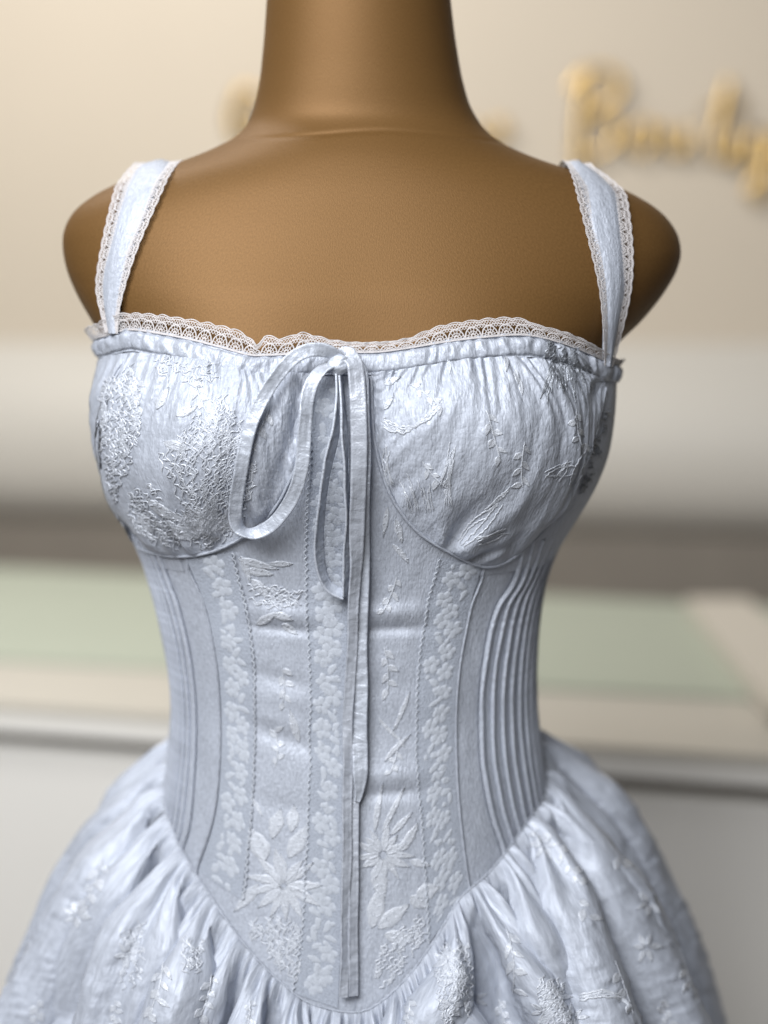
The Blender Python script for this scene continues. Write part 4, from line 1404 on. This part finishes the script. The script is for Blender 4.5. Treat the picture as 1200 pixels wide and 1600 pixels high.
for x, y, aa, l in ((300, 590, 1.2, 70), (215, 590, 1.7, 60), (420, 640, 1.9, 70), (640, 600, 0.5, 60), (760, 640, 1.3, 80), (820, 690, 1.8, 70), (660, 720, 1.1, 60),
                    (900, 640, 1.6, 70), (440, 1040, 1.3, 60), (620, 900, 1.8, 60), (600, 1010, 1.3, 70), (625, 1150, 1.7, 60), (430, 1200, -1.3, 60)):
    motif(spray, x, y, aa, l, 6, 11, name='embroidered_spray')
for x, y, aa, l in ((125, 1470, 1.4, 80), (160, 1340, 1.8, 90), (255, 1500, 1.6, 90), (330, 1520, 1.6, 70), (390, 1560, 1.5, 50), (640, 1560, 1.5, 50), (790, 1450, 1.2, 100), (900, 1400, 1.1, 100),
                    (960, 1500, 1.2, 90), (1030, 1560, 1.3, 60), (870, 1320, 1.0, 70), (780, 1560, 1.4, 60), (60, 1560, 1.6, 60), (180, 1560, 1.5, 50), (1060, 1480, 1.2, 70), (940, 1290, 1.1, 70)):
    motif(spray, x, y, aa, l, 7, 13, name='embroidered_spray', parent=skirt)
# skirt motifs
motif(scribble, [(690, 1480), (730, 1470), (745, 1540), (730, 1600), (690, 1600), (680, 1540)], 90, DN - .2, (14, 28), name='embroidered_patch', parent=skirt)
for x, y in ((700, 1500), (715, 1530), (705, 1570), (740, 1560), (850, 1580), (870, 1560), (895, 1590)):
    motif(bloom, x, y, 3, 22, 7, erg.uniform(0, 6), 2 * math.pi, 9, name='embroidered_flower', parent=skirt)
for k in range(4):
    motif(thread, [(905, 1555 + k * 3), (940, 1548 + k * 3), (970, 1556 + k * 2), (988, 1576)], 0.0013, jit=0.8, name='embroidered_scroll', parent=skirt)
motif(scribble, [(840, 1530), (880, 1540), (890, 1600), (845, 1600)], 60, DN + .3, (14, 28), name='embroidered_patch', parent=skirt)
motif(scribble, [(190, 1460), (225, 1440), (220, 1540), (190, 1550)], 40, DN, (12, 24), name='embroidered_patch', parent=skirt)
motif(scribble, [(285, 1470), (320, 1470), (310, 1520), (285, 1515)], 35, DN, (10, 22), name='embroidered_patch', parent=skirt)
for x, y in ((845, 1300), (850, 1320), (200, 1490), (120, 1430), (1010, 1480), (1015, 1410)):
    motif(bloom, x, y, 3, 22, 6, erg.uniform(0, 6), 2 * math.pi, 9, name='embroidered_flower', parent=skirt)


# ================================================================== bow
def ribbon(name, path, mat, width=0.0098, thick=0.0008, n=110, parent=None, seed=0, taper=None):
    """path rows: px, py, lift (mm off the cloth), turn (degrees the ribbon is rolled about its run)"""
    path = np.asarray(path, float)
    c = catmull(path, n)
    P = []; Nn = []
    for a, b_, l_, r_ in c:
        d = ray(a, b_)
        h = BVH0.ray_cast(Vector(CAM), Vector(d))
        p = np.array(h[0]); q = tz(a, b_)
        nrm = Nrm(np.array(q[0]), np.array(q[1]))
        nrm = unit(nrm * 0.5 - d * 0.5)
        P.append(p - d * l_ / 1000); Nn.append(nrm)
    P = np.array(P); Nn = np.array(Nn)
    k = np.ones(9) / 9
    for A in (P, Nn):
        for j in range(3):
            A[4:-4, j] = np.convolve(A[:, j], k, mode='valid')
    Nn = unit(Nn)
    t = unit(np.gradient(P, axis=0))
    side = unit(np.cross(t, Nn)); nn = np.cross(side, t)
    ln = np.r_[0, np.cumsum(np.linalg.norm(np.diff(P, axis=0), axis=1))]
    P = P + side * (0.0011 * gnoise(ln * 24, seed * 3.3, 61))[:, None]
    r = np.radians(c[:, 3] + 42 * gnoise(ln * 32, seed * 1.9, 62))[:, None]
    wd = np.cos(r) * side + np.sin(r) * nn
    up = np.cos(r) * nn - np.sin(r) * side
    ln = np.r_[0, np.cumsum(np.linalg.norm(np.diff(P, axis=0), axis=1))]
    w = np.full(n, width) if taper is None else width * np.interp(np.linspace(0, 1, n), taper[0], taper[1])
    cs = np.array([-.5, -.46, -.36, -.15, .1, .34, .46, .5])
    hp = np.array([0.3, 1.25, .75, .95, 1.0, .75, 1.25, 0.3]) * thick
    cr = 0.0009 * gnoise(cs[None, :] * 3 + ln[:, None] * 150, ln[:, None] * 260, 200 + seed) * (np.abs(cs) < 0.45)[None, :]
    topv = P[:, None] + wd[:, None] * (cs[None, :] * w[:, None])[..., None] + up[:, None] * (hp[None, :] + cr)[..., None]
    botv = P[:, None] + wd[:, None] * (cs[None, ::-1] * w[:, None])[..., None] - up[:, None] * (np.array([.3, .7, .7, .7, .7, .7, .7, .3])[None, :] * thick)[..., None]
    V = np.concatenate([topv, botv], 1)
    uv = np.stack(np.broadcast_arrays(np.r_[cs, cs[::-1]][None, :] * width, ln[:, None]), -1)
    bg = Bag(); bg.add(V, grid_faces(n, 16, True), uv)
    for e in (0, n - 1):
        bg.add(V[e], [[i, i + 1, 14 - i, 15 - i] for i in range(7)])
    return bg.build(name, mat, parent or dress)


bow = ribbon('bow_loop', [(532, 566, 12, 20), (520, 552, 16, 30), (492, 546, 19, 20), (462, 556, 19, 5), (430, 592, 17, 0), (400, 645, 14, 0), (382, 700, 13, 0),
                          (372, 760, 13, 5), (368, 806, 13, 15), (371, 824, 13, 50), (384, 834, 13, 75), (400, 834, 12, 40), (424, 822, 12, 10), (446, 796, 12, 0), (464, 760, 12, 0),
                          (474, 715, 12, 0), (476, 665, 13, 0), (480, 620, 14, 0), (492, 590, 15, 10), (512, 572, 14, 35), (530, 570, 12, 40)], M_RIB, 0.0080, n=220, seed=1)
ribbon('bow_loop', [(528, 578, 9, 70), (526, 620, 9, 72), (524, 672, 10, 70), (512, 730, 10, 68), (503, 790, 10, 66), (499, 850, 9, 66), (503, 895, 9, 62), (516, 920, 9, 55), (538, 930, 9, 55)], M_RIB, 0.0085, n=140, seed=2)
ribbon('bow_loop', [(530, 578, 9, 80), (534, 640, 9, 78), (540, 720, 10, 75), (542, 800, 10, 70), (541, 880, 9, 60), (540, 930, 9, 50)], M_RIB, 0.007, n=110, seed=3)
ribbon('bow_tail', [(534, 556, 12, 0), (545, 552, 15, 5), (555, 564, 16, 0), (559, 600, 15, 0), (560, 680, 13, 0), (559, 780, 12, 0), (557, 860, 11, 10), (553, 930, 10, 10), (549, 1010, 8, 5),
                    (545, 1100, 7, 5), (543, 1200, 6, 15), (541, 1330, 6, 15), (539, 1450, 6, 20), (536, 1558, 6, 15)], M_TAIL, 0.0092, n=260, seed=4,
       taper=([0, .28, .40, 1], [1.05, 1.0, .72, .62]))
ribbon('bow_tail', [(546, 566, 8, 0), (562, 580, 9, 0), (566, 680, 9, 0), (566, 780, 8, 0), (566, 880, 7, 0), (564, 960, 6, 0), (562, 1040, 6, 0), (562, 1120, 6, 0), (562, 1200, 6, 10), (560, 1236, 6, 20), (556, 1252, 6, 30)],
       M_RIB, 0.0094, n=220, seed=5, taper=([0, .93, 1], [1, 1, .35]))
ribbon('bow_tail', [(551, 1180, 4, 10), (553, 1300, 4, 10), (553, 1420, 4, 10), (552, 1556, 4, 8)], M_TAIL, 0.0062, n=120, seed=6)
# knot
th = np.linspace(0, 2 * np.pi, 40, endpoint=False)[None, :]; v = np.linspace(-1, 1, 30)[:, None]
kc = np.array(BVH0.ray_cast(Vector(CAM), Vector(ray(530, 570)))[0]) - ray(530, 570) * 0.013
rr = 0.0064 * np.sqrt(np.clip(1 - 0.85 * v**2, 0.02, 1)) * (1 + 0.10 * np.cos(3 * th + 4 * v) + 0.10 * gnoise(th * 2, v * 4, 55))
X = rr * np.cos(th); Y = rr * 0.6 * np.sin(th); Zk = v * 0.0056 + 0 * th
ca, sa = math.cos(0.45), math.sin(0.45)
P = np.stack([X * ca - Zk * sa, Y, X * sa + Zk * ca], -1) + kc
mesh_obj('bow_knot', P.reshape(-1, 3), grid_faces(30, 40, True), M_RIB, dress, uv=np.stack(np.broadcast_arrays(th * 0.006, v * 0.007), -1).reshape(-1, 2))
